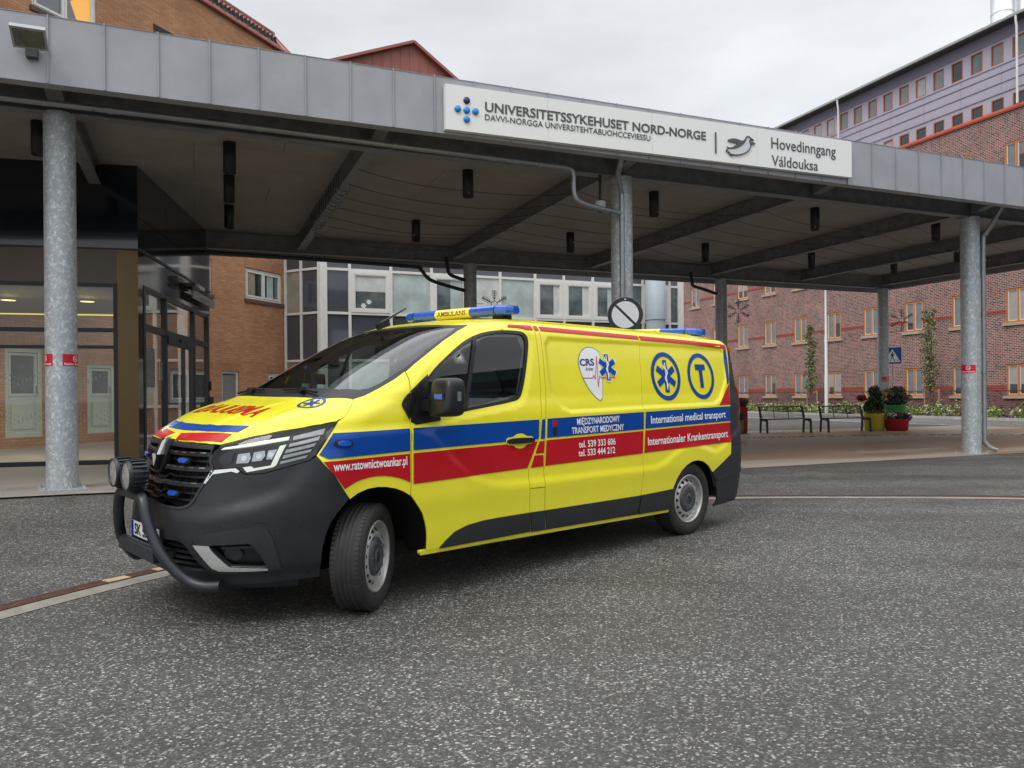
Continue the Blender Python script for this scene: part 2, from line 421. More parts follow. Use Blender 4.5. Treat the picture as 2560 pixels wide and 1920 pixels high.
def text_mesh(txt, bold=0., shear=0.):
    c = bpy.data.curves.new('t', 'FONT'); c.body = txt; c.offset = bold; c.shear = shear; c.resolution_u = 3; c.fill_mode = 'FRONT'
    o = bpy.data.objects.new('t', c); COL.objects.link(o)
    me = bpy.data.meshes.new_from_object(o.evaluated_get(bpy.context.evaluated_depsgraph_get()))
    bpy.data.objects.remove(o); bpy.data.curves.remove(c)
    V = np.array([tuple(v.co)[:2] for v in me.vertices]); F = [tuple(p.vertices) for p in me.polygons]
    bpy.data.meshes.remove(me)
    return V, F
def fit_text(txt, box, cap='Hg', bold=0., shear=0., flipx=False, ref=None):
    """text scaled into box = (x0, y0, x1, y1): y0 baseline, y1 height of the letters named in ref"""
    V, F = text_mesh(txt, bold, shear)
    R, _ = text_mesh(ref or 'H', bold, 0)
    x0, y0, x1, y1 = box; k = (y1 - y0) / R[:, 1].max()
    a, b = V[:, 0].min(), V[:, 0].max()
    u = (V[:, 0] - a) / (b - a)
    if flipx: u = 1 - u; F = [f[::-1] for f in F]
    return np.stack([x0 + u*(x1 - x0), y0 + V[:, 1]*k], 1), F
# ------------------------------------------------------------------ ambulance
VR = np.array([[0.732508, 0.680695, 0.009322], [0.680751, -0.732366, -0.014751], [0.003213, -0.017151, 0.999848]])          # rows: rearward, left, up directions of the van in the world
van = bpy.data.objects.new('ambulance_van', None); COL.objects.link(van); van.empty_display_size = .5
van.matrix_world = Matrix(((-VR[0][0], VR[1][0], VR[2][0], -1.52877), (-VR[0][1], VR[1][1], VR[2][1], 5.56669), (-VR[0][2], VR[1][2], VR[2][2], 0.0), (0, 0, 0, 1)))
tag(van, 'yellow ambulance van with blue and red stripes and a black bull bar', 'ambulance')
PM = [M['yellow'], M['blue'], M['red'], M['white'], M['navytext'], M['gap'], M['plastic'], M['black'], M['plastic2']]
Y, B, R, W, NV, GP, PL, BK, P2 = range(9)
def put_text(p, txt, box, mi, chart='side', off=.0045, bold=.012, shear=0., ref=None, flipx=False, swap=False):
    V, F = fit_text(txt, box, bold=bold, shear=shear, ref=ref, flipx=flipx)
    if swap: V = V[:, ::-1]
    Pp, N = surf(V, chart, off, True); p._add(Pp, N, F, mi)
def text_line(p, txt, x0, x1, z0, z1, rise, mi=W, **k):
    """one line on the left side; rise = z gain along the line"""
    V, F = fit_text(txt, (x0, 0, x1, z1 - z0), bold=k.pop('bold', .018), shear=k.pop('shear', 0.), ref=k.pop('ref', None))
    V[:, 1] += z0 + rise * (V[:, 0] - x0) / (x1 - x0)
    Pp, N = surf(V, 'side', k.pop('off', .0062), True); p._add(Pp, N, F, mi)
def staroflife(p, cx, cz, ro, mi, chart='side', off=.0045, w=.36, swap=False, snake=W):
    for a in (0, 60, 120):
        t = math.radians(a); u = (math.cos(t), math.sin(t)); v = (-u[1], u[0]); hw = ro*w/2
        q = [(cx + v[0]*ro*i + u[0]*hw*j, cz + v[1]*ro*i + u[1]*hw*j) for i, j in ((-1, -1), (1, -1), (1, 1), (-1, 1))]
        if swap: q = [(b, a_) for a_, b in q]
        p.poly(q, chart, .05, off + a*2e-6, mi=mi)
    if swap: return
    rod = [(cx - ro*.05, cz - ro*.84), (cx + ro*.05, cz - ro*.84), (cx + ro*.05, cz + ro*.8), (cx, cz + ro*.88), (cx - ro*.05, cz + ro*.8)]
    p.poly(rod, chart, .05, off + .0008, mi=snake)
    n = 26; c = []
    for k in range(n + 1):
        t = k / n; amp = ro*(.07 + .13*t)
        c.append((cx + amp*math.sin(t*PI*3.6 + .3), cz + ro*(-.72 + 1.42*t)))
    L = []; Rr = []
    for k in range(n + 1):
        a, b = c[max(k-1, 0)], c[min(k+1, n)]; d = math.hypot(b[0]-a[0], b[1]-a[1]); nx, nz = -(b[1]-a[1])/d, (b[0]-a[0])/d; wd = ro*(.035 + .03*k/n)
        L.append((c[k][0] + nx*wd, c[k][1] + nz*wd)); Rr.append((c[k][0] - nx*wd, c[k][1] - nz*wd))
    p.poly(L + Rr[::-1], chart, .05, off + .0011, mi=snake)
def ring(p, cx, cz, r, ri, mi, chart='side', off=.004, swap=False, ax=1.):
    a = [(cx + r*ax*math.cos(t), cz + r*math.sin(t)) for t in np.linspace(0, 2*PI, 48, endpoint=False)]
    b = [(cx + ri*ax*math.cos(t), cz + ri*math.sin(t)) for t in np.linspace(0, 2*PI, 48, endpoint=False)]
    if swap: a = [q[::-1] for q in a]; b = [q[::-1] for q in b]
    p.poly([a, b], chart, .05, off, mi=mi)

G = .0035     # half a shut line
DF = [(.329,1.523),(.327,1.471),(.315,1.396),(.300,1.28),(.292,1.19),(.289,1.123),(.279,1.022),(.27,.824),(.265,.715)]
ARD = [(.265,.715),(.327,.639),(.366,.585),(.389,.53),(.402,.48),(.409,.438),(.413,.33)]
DR = [(1.373,.317),(1.362,.477),(1.347,.72),(1.351,.80),(1.383,.864),(1.425,.94),(1.465,1.014),(1.487,1.078),(1.511,1.20),(1.532,1.379),(1.541,1.50),(1.546,1.60),(1.552,1.75),(1.553,1.84),(1.552,1.905)]
SF = [(1.612,1.905),(1.606,1.84),(1.602,1.70),(1.599,1.579),(1.588,1.378),(1.56,1.20),(1.545,1.115),(1.536,.984),(1.520,.87),(1.511,.789),(1.514,.62),(1.522,.458),(1.537,.321)]
RD = [(2.872,1.885),(2.872,1.83),(2.866,1.78),(2.832,1.634),(2.812,1.415),(2.782,1.225),(2.792,1.187),(2.769,1.017),(2.742,.819),(2.732,.679),(2.723,.54),(2.71,.459),(2.681,.294)]
RAR = [(3.17,.40),(3.195,.471),(3.237,.552),(3.301,.62),(3.377,.668),(3.468,.697),(3.565,.702),(3.662,.683),(3.752,.635),(3.828,.567)]
RB = [(4.27,1.86),(4.294,1.80),(4.262,1.60),(4.23,1.441),(4.186,1.196),(4.16,.95),(4.148,.839),(4.142,.723),(3.828,.567)]
CLT = [(.515,.333),(.567,.377),(.643,.426),(.749,.455),(.898,.470),(1.03,.472)]
WO = chaikin([(.478,1.509),(.78,1.718),(.926,1.79),(1.065,1.83),(1.243,1.845),(1.39,1.845),(1.445,1.83),(1.475,1.79),(1.465,1.714),(1.394,1.492),(1.350,1.383),(1.318,1.33),(1.257,1.306),(.95,1.268),(.60,1.225),(.44,1.20),(.41,1.25),(.43,1.40)], 2)
WI = chaikin([(.487,1.492),(.776,1.692),(.929,1.768),(1.063,1.805),(1.243,1.82),(1.375,1.82),(1.418,1.81),(1.443,1.775),(1.432,1.702),(1.362,1.492),(1.322,1.395),(1.295,1.352),(1.245,1.332),(.95,1.292),(.60,1.249),(.466,1.235),(.45,1.29),(.455,1.40)], 2)
def shift_line(l, dx): return [(a + dx, b) for a, b in l]
DOOR = shift_line(DF, G) + ARD[1:] + [(1.373-G, .317)] + shift_line(DR, -G)[1:] + [(1.30,1.912),(1.12,1.905),(.997,1.878),(.855,1.823),(.70,1.744),(.552,1.658),(.414,1.576)]
SLIDER = shift_line(SF, G)[::-1] + [(2.86-G,1.89)] + shift_line(RD, -G)[1:-1] + [(2.681-G,.294)]
SLIDER = [(1.612+G,1.905)] + [(2.0,1.90),(2.5,1.893)] + shift_line(RD, -G) + shift_line(SF, G)[::-1][:-1]
FENDER = [(-.062,1.346),(-.102,1.308),(-.149,1.267),(-.194,1.232),(-.226,1.216),(-.385,1.016),(-.191,.741)] + \
         [(-.134,.770),(-.06,.790),(.013,.795),(.074,.789),(.151,.771),(.213,.745),(.265-G,.715)] + shift_line(DF, -G)[::-1][1:] + [(.235,1.471),(.118,1.415),(.005,1.366)]
BPILL = shift_line(DR, G) + shift_line(SF, -G)
QUARTER = shift_line(RD, G)[:-2] + [(2.71+G,.459),(2.95,.462),(3.185,.468)] + RAR[2:] + RB[::-1][1:] + [(3.6,1.872)]

def stripe_side(p, sg):
    """film and lettering shared by both sides"""
for sg in (1, -1):
    near = sg == 1
    # front wing
    p = Patch(); p.poly(FENDER, 'side', .025, 0, .012, Y)
    p.poly([(-.27,1.144),(.276,1.150),(.268,1.004),(-.321,.993),(-.372,1.02)], 'side', .03, .0045, mi=B)
    p.poly([(-.352,.977),(.266,.986),(.260,.80),(.213,.824),(.163,.84),(.11,.853),(.053,.861),(0,.863),(-.054,.859),(-.11,.850),(-.157,.837),(-.228,.806)], 'side', .03, .0045, mi=R)
    if near: text_line(p, 'www.ratownictwoankar.pl', -.296, .240, .917, .972, -.001, ref='l')
    if not near: p.flip()
    p.build('front_wing', PM, van)
    # front door
    d = Patch(); d.poly([DOOR, WO], 'side', .025, 0, .012, Y)
    d.poly([(.304,1.151),(1.482,1.163),(1.465,1.016),(.294,1.006)], 'side', .03, .0045, mi=B)
    d.poly([(.294,.987),(1.450,.998),(1.335,.806),(.285,.787)], 'side', .03, .0045, mi=R)
    d.poly([(1.285,1.872),(1.31,1.886),(1.541,1.887),(1.541,1.850),(1.477,1.849),(1.435,1.858),(1.382,1.866),(1.30,1.866)], 'side', .03, .003, mi=R)
    d.poly([WO, WI], 'side', .03, -.002, .02, BK)
    d.poly([(.928,1.79),(.958,1.79),(.795,1.262),(.757,1.258)], 'side', .03, .001, .008, BK)
    d.poly([(.318,1.396),(.478,1.509),(.468,1.40),(.462,1.232),(.55,1.212),(.541,1.19),(.339,1.172),(.300,1.192)], 'side', .03, .004, .004, BK)
    # cladding
    d.poly(CLT + [(1.361,.471),(1.368,.3265),(1.04,.3265),(.52,.3285)], 'side', .03, .010, .010, P2)
    d.poly(chaikin([(1.13,1.043),(1.20,1.043),(1.23,1.062),(1.27,1.067),(1.31,1.062),(1.34,1.043),(1.411,1.041),(1.402,.986),(1.34,.984),(1.31,.962),(1.268,.955),(1.225,.962),(1.20,.985),(1.131,.987)], 1), 'side', .03, .005, .003, Y)
    if not near: d.flip()
    door = d.build('front_door', PM, van)
    g = Patch(); g.poly(WI, 'side', .06, -.010, rel=True)
    if not near: g.flip()
    g.build('window_glass', M['doorglass'], door)
    hd = Patch(); hd.poly(chaikin([(1.138,1.034),(1.27,1.036),(1.407,1.030),(1.406,.995),(1.27,.993),(1.136,.996)], 1), 'side', .02, .026, .022, BK)
    if not near: hd.flip()
    hd.build('handle', PM, door)
    # pillar between the doors
    p = Patch(); p.poly(BPILL, 'side', .025, 0, .012, Y)
    p.poly([(1.511,1.162),(1.548,1.164),(1.533,1.015),(1.487,1.013)], 'side', .03, .0045, mi=B)
    p.poly([(1.473,.997),(1.529,.998),(1.515,.907),(1.424,.907)], 'side', .03, .0045, mi=R)
    p.poly([(1.413,.895),(1.509,.892),(1.504,.806),(1.369,.804)], 'side', .03, .0045, mi=R)
    p.poly([(1.563,1.885),(1.602,1.885),(1.602,1.849),(1.561,1.848)], 'side', .03, .0045, mi=R)
    p.poly([(1.356,.655),(1.512,.650),(1.512,.646),(1.356,.651)], 'side', .04, .001, mi=GP)
    p.poly([(1.369,.471),(1.515,.468),(1.531,.3215),(1.381,.3225)], 'side', .03, .010, .010, P2)
    if not near: p.flip()
    p.build('door_pillar', PM, van)
    # sliding door panel
    s = Patch(); s.poly(SLIDER, 'side', .017, 0, .012, Y)
    s.poly([(1.572,1.166),(2.776,1.180),(2.762,1.030),(1.556,1.019)], 'side', .03, .0045, mi=B)
    s.poly([(1.549,1.001),(2.755,1.015),(2.733,.821),(1.524,.808)], 'side', .03, .0045, mi=R)
    s.poly([(1.625,1.884),(2.860,1.855),(2.858,1.820),(1.622,1.848)], 'side', .03, .0045, mi=R)
    s.poly([(1.524,.468),(2.700,.458),(2.671,.297),(1.545,.3215)], 'side', .03, .010, .010, P2)
    if near:
        text_line(s, 'MIĘDZYNARODOWY', 1.903, 2.438, 1.104, 1.155, .005)
        text_line(s, 'TRANSPORT MEDYCZNY', 1.836, 2.488, 1.035, 1.086, .002)
        text_line(s, 'tel. 539 333 606', 1.910, 2.368, .922, .974, .0, ref='l')
        text_line(s, 'tel. 533 444 212', 1.902, 2.357, .853, .905, -.002, ref='l')
        heart = chaikin([(2.010,1.60),(2.035,1.667),(2.087,1.715),(2.156,1.737),(2.23,1.728),(2.289,1.698),(2.29,1.665),(2.296,1.556),(2.279,1.427),(2.253,1.281),(2.156,1.336),(2.075,1.428),(2.029,1.526)], 1)
        big = [(2.165 + (a - 2.165)*1.035, 1.51 + (b - 1.51)*1.025) for a, b in heart]
        s.poly(big, 'side', .05, .003, mi=NV); s.poly(heart, 'side', .05, .0038, mi=W)
        text_line(s, 'CRS', 2.026, 2.206, 1.580, 1.636, .006, NV, bold=.035, off=.0048)
        text_line(s, 'Ankar', 2.087, 2.190, 1.540, 1.570, .004, NV, bold=.01, off=.0048)
        e_ = [(2.042,1.480),(2.164,1.479),(2.182,1.506),(2.193,1.467),(2.248,1.664),(2.221,1.403),(2.255,1.499),(2.267,1.480),(2.459,1.488)]
        for a, b in zip(e_, e_[1:]):
            dx, dz = b[0]-a[0], b[1]-a[1]; l = math.hypot(dx, dz); nx, nz = -dz/l*.0035, dx/l*.0035
            s.poly([(a[0]+nx,a[1]+nz),(b[0]+nx,b[1]+nz),(b[0]-nx,b[1]-nz),(a[0]-nx,a[1]-nz)], 'side', .1, .0049, mi=R)
        staroflife(s, 2.367, 1.570, .122, W, off=.0052, w=.47, snake=W)
        staroflife(s, 2.367, 1.570, .112, B, off=.0058, w=.44)
        s.poly([(1.626,1.150),(1.674,1.149),(1.668,1.104),(1.622,1.104)], 'side', .05, .005, mi=R)
        s.poly(chaikin([(1.625,1.098),(1.668,1.098),(1.664,1.037),(1.622,1.037)], 1), 'side', .02, .009, .008, BK)
    if not near: s.flip()
    s.build('sliding_door', PM, van)
    # rear quarter
    s = Patch(); s.poly(QUARTER, 'side', .017, 0, .012, Y)
    s.poly([(2.806,1.180),(4.178,1.195),(4.166,1.048),(2.786,1.033)], 'side', .03, .0045, mi=B)
    s.poly([(2.785,1.018),(4.162,1.034),(4.147,.841),(2.756,.823)], 'side', .03, .0045, mi=R)
    s.poly([(4.218,1.771),(4.262,1.77),(4.243,1.62),(4.224,1.465),(4.212,1.425),(4.180,1.409)], 'side', .014, .004, mi=B)
    s.poly([(4.218,1.42),(4.184,1.211),(3.989,1.209)], 'side', .02, .003, mi=R)
    s.poly([(2.880,1.855),(3.6,1.838),(4.26,1.815),(4.276,1.772),(3.6,1.800),(2.880,1.815)], 'side', .03, .0045, mi=R)
    s.poly([(2.716,.458),(3.188,.466),(3.165,.40),(3.16,.285),(2.690,.295)], 'side', .03, .010, .010, P2)
    if near:
        text_line(s, 'International medical transport', 2.870, 4.082, 1.074, 1.142, .012, ref='l', bold=.016)
        text_line(s, 'Internationaler Krankentransport', 2.810, 4.106, .886, .955, .006, ref='l', bold=.016)
    ring(s, 3.186, 1.496, .222, .180, B); staroflife(s, 3.187, 1.496, .149, B, w=.40)
    ring(s, 3.755, 1.498, .222, .180, B)
    s.poly([(3.672,1.611),(3.838,1.611),(3.838,1.556),(3.783,1.556),(3.783,1.384),(3.727,1.384),(3.727,1.556),(3.672,1.556)], 'side', .05, .0045, mi=B)
    if not near: s.flip()
    s.build('rear_quarter', PM, van)
    # black rear corner and bumper end
    s = Patch()
    s.poly([(a + .003, b) for a, b in RB[:-1]] + [(3.831,.562),(3.879,.485),(3.918,.381),(3.940,.29),(3.902,.229),(4.10,.235),(4.325,.25),(4.368,.40),(4.405,.70),(4.415,1.2),(4.40,1.6),(4.375,1.82),(4.33,1.90)], 'side', .025, .002, .014, P2)
    s.poly([(4.16,.812),(4.405,.825),(4.405,.818),(4.16,.805)], 'side', .05, .003, mi=GP)
    s.poly([(3.90,.505),(4.385,.575),(4.38,.545),(3.90,.475)], 'side', .05, .012, .010, P2)
    if not near: s.flip()
    s.build('rear_bumper', PM, van)
    # rocker rail
    k = Patch(); k.poly([(.36,.33),(1.373,.314),(2.681,.291),(3.155,.278),(3.155,.256),(2.69,.262),(1.05,.297),(.36,.304)], 'side', .04, -.004, .03, Y)
    k.poly([(.40,.302),(1.373,.288),(2.681,.262),(3.05,.254),(3.05,.232),(2.69,.238),(1.05,.272),(.40,.28)], 'side', .04, -.045, .03, Y)
    if not near: k.flip()
    k.build('rocker_panel', PM, van)
# roof, tailgate and the dark inner shell
p = Patch()
WT = [(.995,.70),(.92,.64),(.885,.56),(.864,.45),(.850,.25),(.846,0)]
p.poly(WT + [(a, -b) for a, b in WT[::-1][1:]] + [(1.10,-.755),(1.6,-.782),(2.8,-.783),(4.0,-.76),(4.24,-.72),(4.28,-.5),(4.29,0),(4.28,.5),(4.24,.72),(4.0,.76),(2.8,.783),(1.6,.782),(1.10,.755)], 'top', .04, -.0012, .01, Y)
for yy in (.60, -.60):
    p.poly([(1.15,yy-.012),(4.1,yy-.012),(4.1,yy+.012),(1.15,yy+.012)], 'top', .1, .003, .005, Y)
p.poly([(-.86,.30),(.86,.30),(.90,.9),(.86,1.5),(.74,1.80),(-.74,1.80),(-.86,1.5),(-.90,.9)], 'back', .05, -.004, mi=Y)
p.poly([(-.86,.26),(.86,.26),(.88,.56),(-.88,.56)], 'back', .05, .004, .05, PL)
inner = [(-.30,1.16),(-.32,1.0),(-.19,.80)] + [(-.06,.83),(.07,.83),(.21,.79),(.30,.72),(.41,.60),(.45,.33),(3.10,.30),(3.15,.47),(3.28,.64),(3.47,.74),(3.66,.73),(3.82,.65),(3.95,.40),(4.25,.40),(4.30,1.2),(4.25,1.78),(3.0,1.86),(1.05,1.87),(.70,1.70),(.33,1.48),(0,1.33)]
p.poly([inner, [(.47,1.49),(.78,1.68),(1.06,1.79),(1.38,1.80),(1.42,1.70),(1.30,1.36),(.95,1.30),(.47,1.245)]], 'side', .06, -.035, rel=False, mi=9)
q_ = Patch(); q_.poly([inner, [(.47,1.49),(.78,1.68),(1.06,1.79),(1.38,1.80),(1.42,1.70),(1.30,1.36),(.95,1.30),(.47,1.245)]], 'side', .06, -.035, rel=False, mi=GP); q_.flip()
p._add(np.array(q_.v), np.array(q_.n), q_.f, 9)
body = p.build('body', PM + [M['trim']], van)
mb = MB()
mb.box((-.78, -.60, .24), (4.30, .60, .34)); mb.box((.50, -.86, .27), (3.05, .86, .36)); mb.box((1.555, -.80, .36), (1.575, .80, 1.88))
for xc in (0., 3.498):
    for sg in (1, -1):
        n = 28; prof = [(.462, 0.0), (.462, .40)]
        vs = []; 
        for yy in (.46, .925):
            for k in range(n + 1):
                a = PI*(-.02 + 1.04*k/n); vs.append((xc + .02 - .462*math.cos(a), sg*(yy if yy < .9 else .915), .335 + .462*math.sin(a)))
        mb.add(vs, [(k, k+1, n+2+k, n+1+k) for k in range(n)]); mb.add(vs[:n+1], [tuple(range(n+1))])
vbuild(mb, 'underbody', M['gap'], van)

# bonnet
RE = [(-.062,.823),(-.11,.760),(-.199,.649),(-.228,.45),(-.242,.2),(-.244,0)]
SIDE = [(-.083,.842),(-.104,.864),(-.129,.885),(-.151,.900),(-.176,.910),(-.196,.914),(-.226,.911)]
FE = [(-.235,.913),(-.331,.889),(-.427,.853),(-.517,.808),(-.624,.745),(-.724,.668),(-.774,.624),(-.817,.577),(-.853,.50),(-.886,.39),(-.910,.25),(-.921,.14),(-.9245,0)]
half = [(a, b) for a, b in [(-.066,.820)] + SIDE + FE]
hood = half + [(a, -b) for a, b in half[::-1][1:]] + [(a - .006, -b) for a, b in RE[1:]] + [(a - .006, b) for a, b in RE[::-1][1:-1]]
p = Patch(); p.poly(hood, 'top', .025, 0, .012, Y)
bl = [(-.752,0),(-.752,.15),(-.738,.33),(-.70,.50),(-.655,.615),(-.722,.592),(-.765,.49),(-.802,.34),(-.820,.15),(-.825,0)]
p.poly(bl + [(a, -b) for a, b in bl[::-1][1:-1]], 'top', .03, .003, mi=B)
for s_ in (1, -1):
    p.poly([(-.860,.055*s_),(-.835,.25*s_),(-.800,.41*s_),(-.748,.578*s_),(-.812,.568*s_),(-.878,.40*s_),(-.905,.25*s_),(-.916,.145*s_),(-.9165,.115*s_)], 'top', .03, .003, mi=R)
    ring(p, .665*s_, -.270, .090, .072, B, 'top', .003, swap=True); staroflife(p, .665*s_, -.270, .058, B, 'top', .003, swap=True)
put_text(p, 'AMBULANS', (-.50, -.588, .50, -.437), R, 'top', .003, bold=.02, flipx=True, swap=True, ref='H')
p.build('bonnet', PM, van)

# windscreen
ws = [(-.232,0),(-.228,.25),(-.21,.45),(-.178,.649),(-.055,.815),(.005,.836),(.118,.845),(.235,.845),(.329,.842),(.414,.830),(.552,.808),(.70,.782),(.855,.754),(.975,.712),(.945,.66),(.91,.58),(.878,.477),(.862,.253),(.858,0)]
outer = [(a - (.012 if i < 5 else 0), b) for i, (a, b) in enumerate(ws)]
inn = [(-.125,0),(-.122,.25),(-.105,.45),(-.070,.64),(.01,.775),(.06,.802),(.13,.813),(.235,.812),(.329,.808),(.414,.797),(.552,.776),(.70,.750),(.80,.728),(.875,.692),(.862,.63),(.83,.55),(.80,.45),(.785,.253),(.78,0)]
full = lambda l: l + [(a, -b) for a, b in l[::-1] if b > 0]
p = Patch(); p.poly([full(outer), full(inn)], 'top', .04, -.004, .012, mi=0)
fr_ = p.build('windscreen_surround', [M['black']], van)
p = Patch(); p.poly(full(inn), 'top', .06, -.005)
p.build('windscreen', [M['wsglass']], van)
for a, b, c_ in (((-.20, .56, 0), (-.195, .10, 0), .0), ((-.20, -.20, 0), (-.20, -.66, 0), 0)):
    mb = MB()
    P_, N_ = surf(np.array([[a[0] + .03, a[1]], [(a[0]+b[0])/2 + .035, (a[1]+b[1])/2], [b[0] + .03, b[1]]]), 'top', .016, False)
    mb.tube([tuple(k) for k in P_], .008, 8); mb.obox(tuple(P_[1]), (.02, 0, 0), (0, .03, 0), (0, 0, .014)); mb.tube([tuple(P_[1]), tuple(P_[1] + np.array([-.05, .10, .0]))], .011, 8)
    vbuild(mb, 'wiper', M['black'], van)

# front mask, grille and lower bumper
HEAD = [(.3832,1.032),(.4192,1.086),(.5017,1.117),(.588,1.142),(.6727,1.164),(.79,1.190),(.8959,1.211),(.8902,1.193),(.85,1.110),(.8064,1.022),(.7789,.99),(.6912,.958),(.6097,.926),(.5348,.919),(.4958,.957),(.4022,.946),(.3823,.994)]
GRI = [(0,1.062),(.06,1.066),(.1385,1.064),(.2975,1.060),(.372,1.058),(.376,1.04),(.372,.999),(.388,.934),(.3421,.826),(.3205,.760),(.300,.735),(.275,.722),(.2469,.715),(.16,.715),(.0749,.72),(0,.722)]
LOW = [(0,.515),(.12,.520),(.272,.522),(.306,.505),(.352,.42),(.392,.352),(.30,.345),(.19,.348),(0,.35)]
FOG = [(.4204,.514),(.5646,.527),(.5827,.506),(.604,.45),(.6195,.395),(.6205,.376),(.492,.390),(.45,.455)]
MASKTOP = [(0,1.100),(.10,1.098),(.1385,1.091),(.2975,1.084),(.3832,1.083)]
mh = MASKTOP + [(.378,1.032),(.377,.994),(.398,.940),(.4958,.951),(.5348,.914),(.6097,.921),(.6912,.953),(.7789,.985),(.8045,1.010),(.876,.90),(.945,.745),(.918,.71),(.887,.666),(.858,.61),(.839,.546),(.823,.457),(.815,.365),(.811,.287),(.7341,.284),(.5233,.272),(.3345,.268),(.20,.272),(0,.272)]
mir = lambda l: [(-a, b) for a, b in l]
closed = lambda l: l + mir(l[::-1])[0:]
def sym(l):
    r = mir(l[::-1]); r = [q for q in r if abs(q[0]) > 1e-6]; return l + r
p = Patch(); p.poly([sym(mh), sym(GRI), sym(LOW), FOG, mir(FOG)], 'front', .022, .0015, .03, PL)
# lower lip, seams and side blades
lip = [(0,.268),(.176,.266),(.3345,.262),(.5233,.266),(.7341,.279),(.72,.221),(.4253,.216),(.2,.222),(0,.224)]
p.poly(sym(lip), 'front', .04, -.022, .02, PL)
seam = [(0,.612),(.07,.606),(.16,.596),(.3134,.593),(.39,.602),(.4583,.617),(.54,.630),(.60,.644),(.632,.634),(.652,.590),(.660,.53),(.668,.45),(.676,.365)]
for s_ in (1, -1):
    for a, b in zip(seam, seam[1:]):
        p.poly([(s_*a[0], a[1]+.0025),(s_*b[0], b[1]+.0025),(s_*(b[0]+.0015), b[1]-.0025),(s_*(a[0]+.0015), a[1]-.0025)], 'front', .1, .002, mi=GP)
    p.poly([(s_*.653,.598),(s_*.745,.610),(s_*.83,.60),(s_*.83,.595),(s_*.745,.605),(s_*.653,.592)], 'front', .1, .0022, mi=GP)
    # raised frame around the fog recess
    fp = [(s_*a, b) for a, b in [(.352,.552),(.4583,.594),(.55,.612),(.608,.622),(.628,.612),(.646,.55),(.660,.46),(.672,.358),(.43,.340),(.398,.372)]]
    p.poly([fp, [(s_*(a), b) for a, b in FOG]], 'front', .03, .010, .010, P2)
    p.poly([(s_*a, b) for a, b in FOG], 'front', .03, -.05, .02, BK)
    p.poly(circle(s_*.50, .455, .035, .04, 20), 'front', .05, -.03, .03, P2)
    p.poly([(s_*.46,.50),(s_*.58,.505),(s_*.585,.49),(s_*.46,.485)], 'front', .05, -.02, .03, P2)
    p.poly(circle(s_*.345, .53, .012, .013, 16), 'front', .05, .0112, .002, PL)
bumper = p.build('front_bumper', PM, van)
for s_ in (1, -1):
    p = Patch(); p.poly([(s_*a, b) for a, b in [(.354,.511),(.420,.510),(.431,.483),(.490,.389),(.6235,.373),(.6225,.361),(.4484,.361),(.424,.377)]], 'front', .02, .014, .02)
    p.build('chrome_trim', [M['satin']], bumper)
# grille: back, slats with bright ticks, frame
p = Patch(); p.poly(sym(GRI), 'front', .03, -.075, .02, GP)
def slat(z0, z1, zc, t1, off, mi, hgt=.02):
    """curved slat: z0 at centre, z1 at the outer end"""
    L = []; n = 10
    for k in range(-n, n + 1):
        t = t1*k/n; L.append((t, z0 + (z1 - z0)*(k/n)**2))
    p.poly([(a, b + hgt/2) for a, b in L] + [(a, b - hgt/2) for a, b in L[::-1]], 'front', .05, off, .03, mi)
for z0, z1, t1, off, mi, hg in ((1.028,1.030,.372,-.012,BK,.026),(.985,.990,.37,-.035,BK,.012),(.936,.944,.378,-.012,P2,.028),(.890,.898,.365,-.035,BK,.012),(.846,.850,.345,-.012,P2,.026),(.800,.803,.328,-.035,BK,.012),(.760,.762,.312,-.030,BK,.012)):
    slat(z0, z1, 0, t1, off, mi, hg)
for z, t1 in ((1.028, .35), (.938, .355), (.847, .32)):
    for k in range(-5, 6):
        if abs(k) < 1: continue
        t = t1*k/5.4; zz = z + .006*(k/5)**2
        p.poly([(t-.016,zz+.006),(t+.016,zz+.007),(t+.016,zz+.003),(t-.016,zz+.002)], 'front', .1, -.011, .001, 9)
for t in np.linspace(-.33, .33, 12):
    p.poly([(t-.003,1.04),(t+.003,1.04),(t+.003,.75),(t-.003,.75)], 'front', .2, -.05, mi=BK)
gf = [(.376,1.04),(.392,1.02),(.388,.99),(.404,.936),(.352,.822),(.331,.752),(.309,.722),(.281,.708),(.25,.702),(.16,.702),(0,.708)]
gi = GRI[5:]
for s_ in (1, -1):
    p.poly([(s_*a, b) for a, b in gf] + [(s_*a, b) for a, b in gi[::-1]], 'front', .03, .006, .02, P2)
grille = p.build('grille', PM + [M['reflector']], van)
mb = MB(); dm = [(0,.103),(.054,0),(0,-.103),(-.054,0)]; tl = .18
B3 = lambda a, b, o: (-.992 - o + (b*.6 if b > 0 else b*.08), a, 1.008 + b)
for i in range(4):
    a, b = dm[i], dm[(i+1) % 4]; k = .52
    q = [a, b, (b[0]*k, b[1]*k), (a[0]*k, a[1]*k)]; m1, m2 = (((a[0]*(1+k)/2), a[1]*(1+k)/2), ((b[0]*(1+k)/2), b[1]*(1+k)/2))
    o_, r_, i_ = [B3(*a, 0), B3(*b, 0)], [B3(*m1, .016), B3(*m2, .016)], [B3(a[0]*k, a[1]*k, 0), B3(b[0]*k, b[1]*k, 0)]
    mb.add([o_[0], o_[1], r_[1], r_[0]], [(0, 1, 2, 3)]); mb.add([r_[0], r_[1], i_[1], i_[0]], [(0, 1, 2, 3)]); mb.add([o_[0], o_[1], (o_[1][0] + .05, *o_[1][1:]), (o_[0][0] + .05, *o_[0][1:])], [(0, 1, 2, 3)])
vbuild(mb, 'badge', [mat('badge_metal', (.10, .105, .11), .3, metal=.9)], van).parent = grille
p = Patch(); bm_ = [(.075,1.10),(.07,1.03),(.062,.97),(.03,.90),(0,.885)]
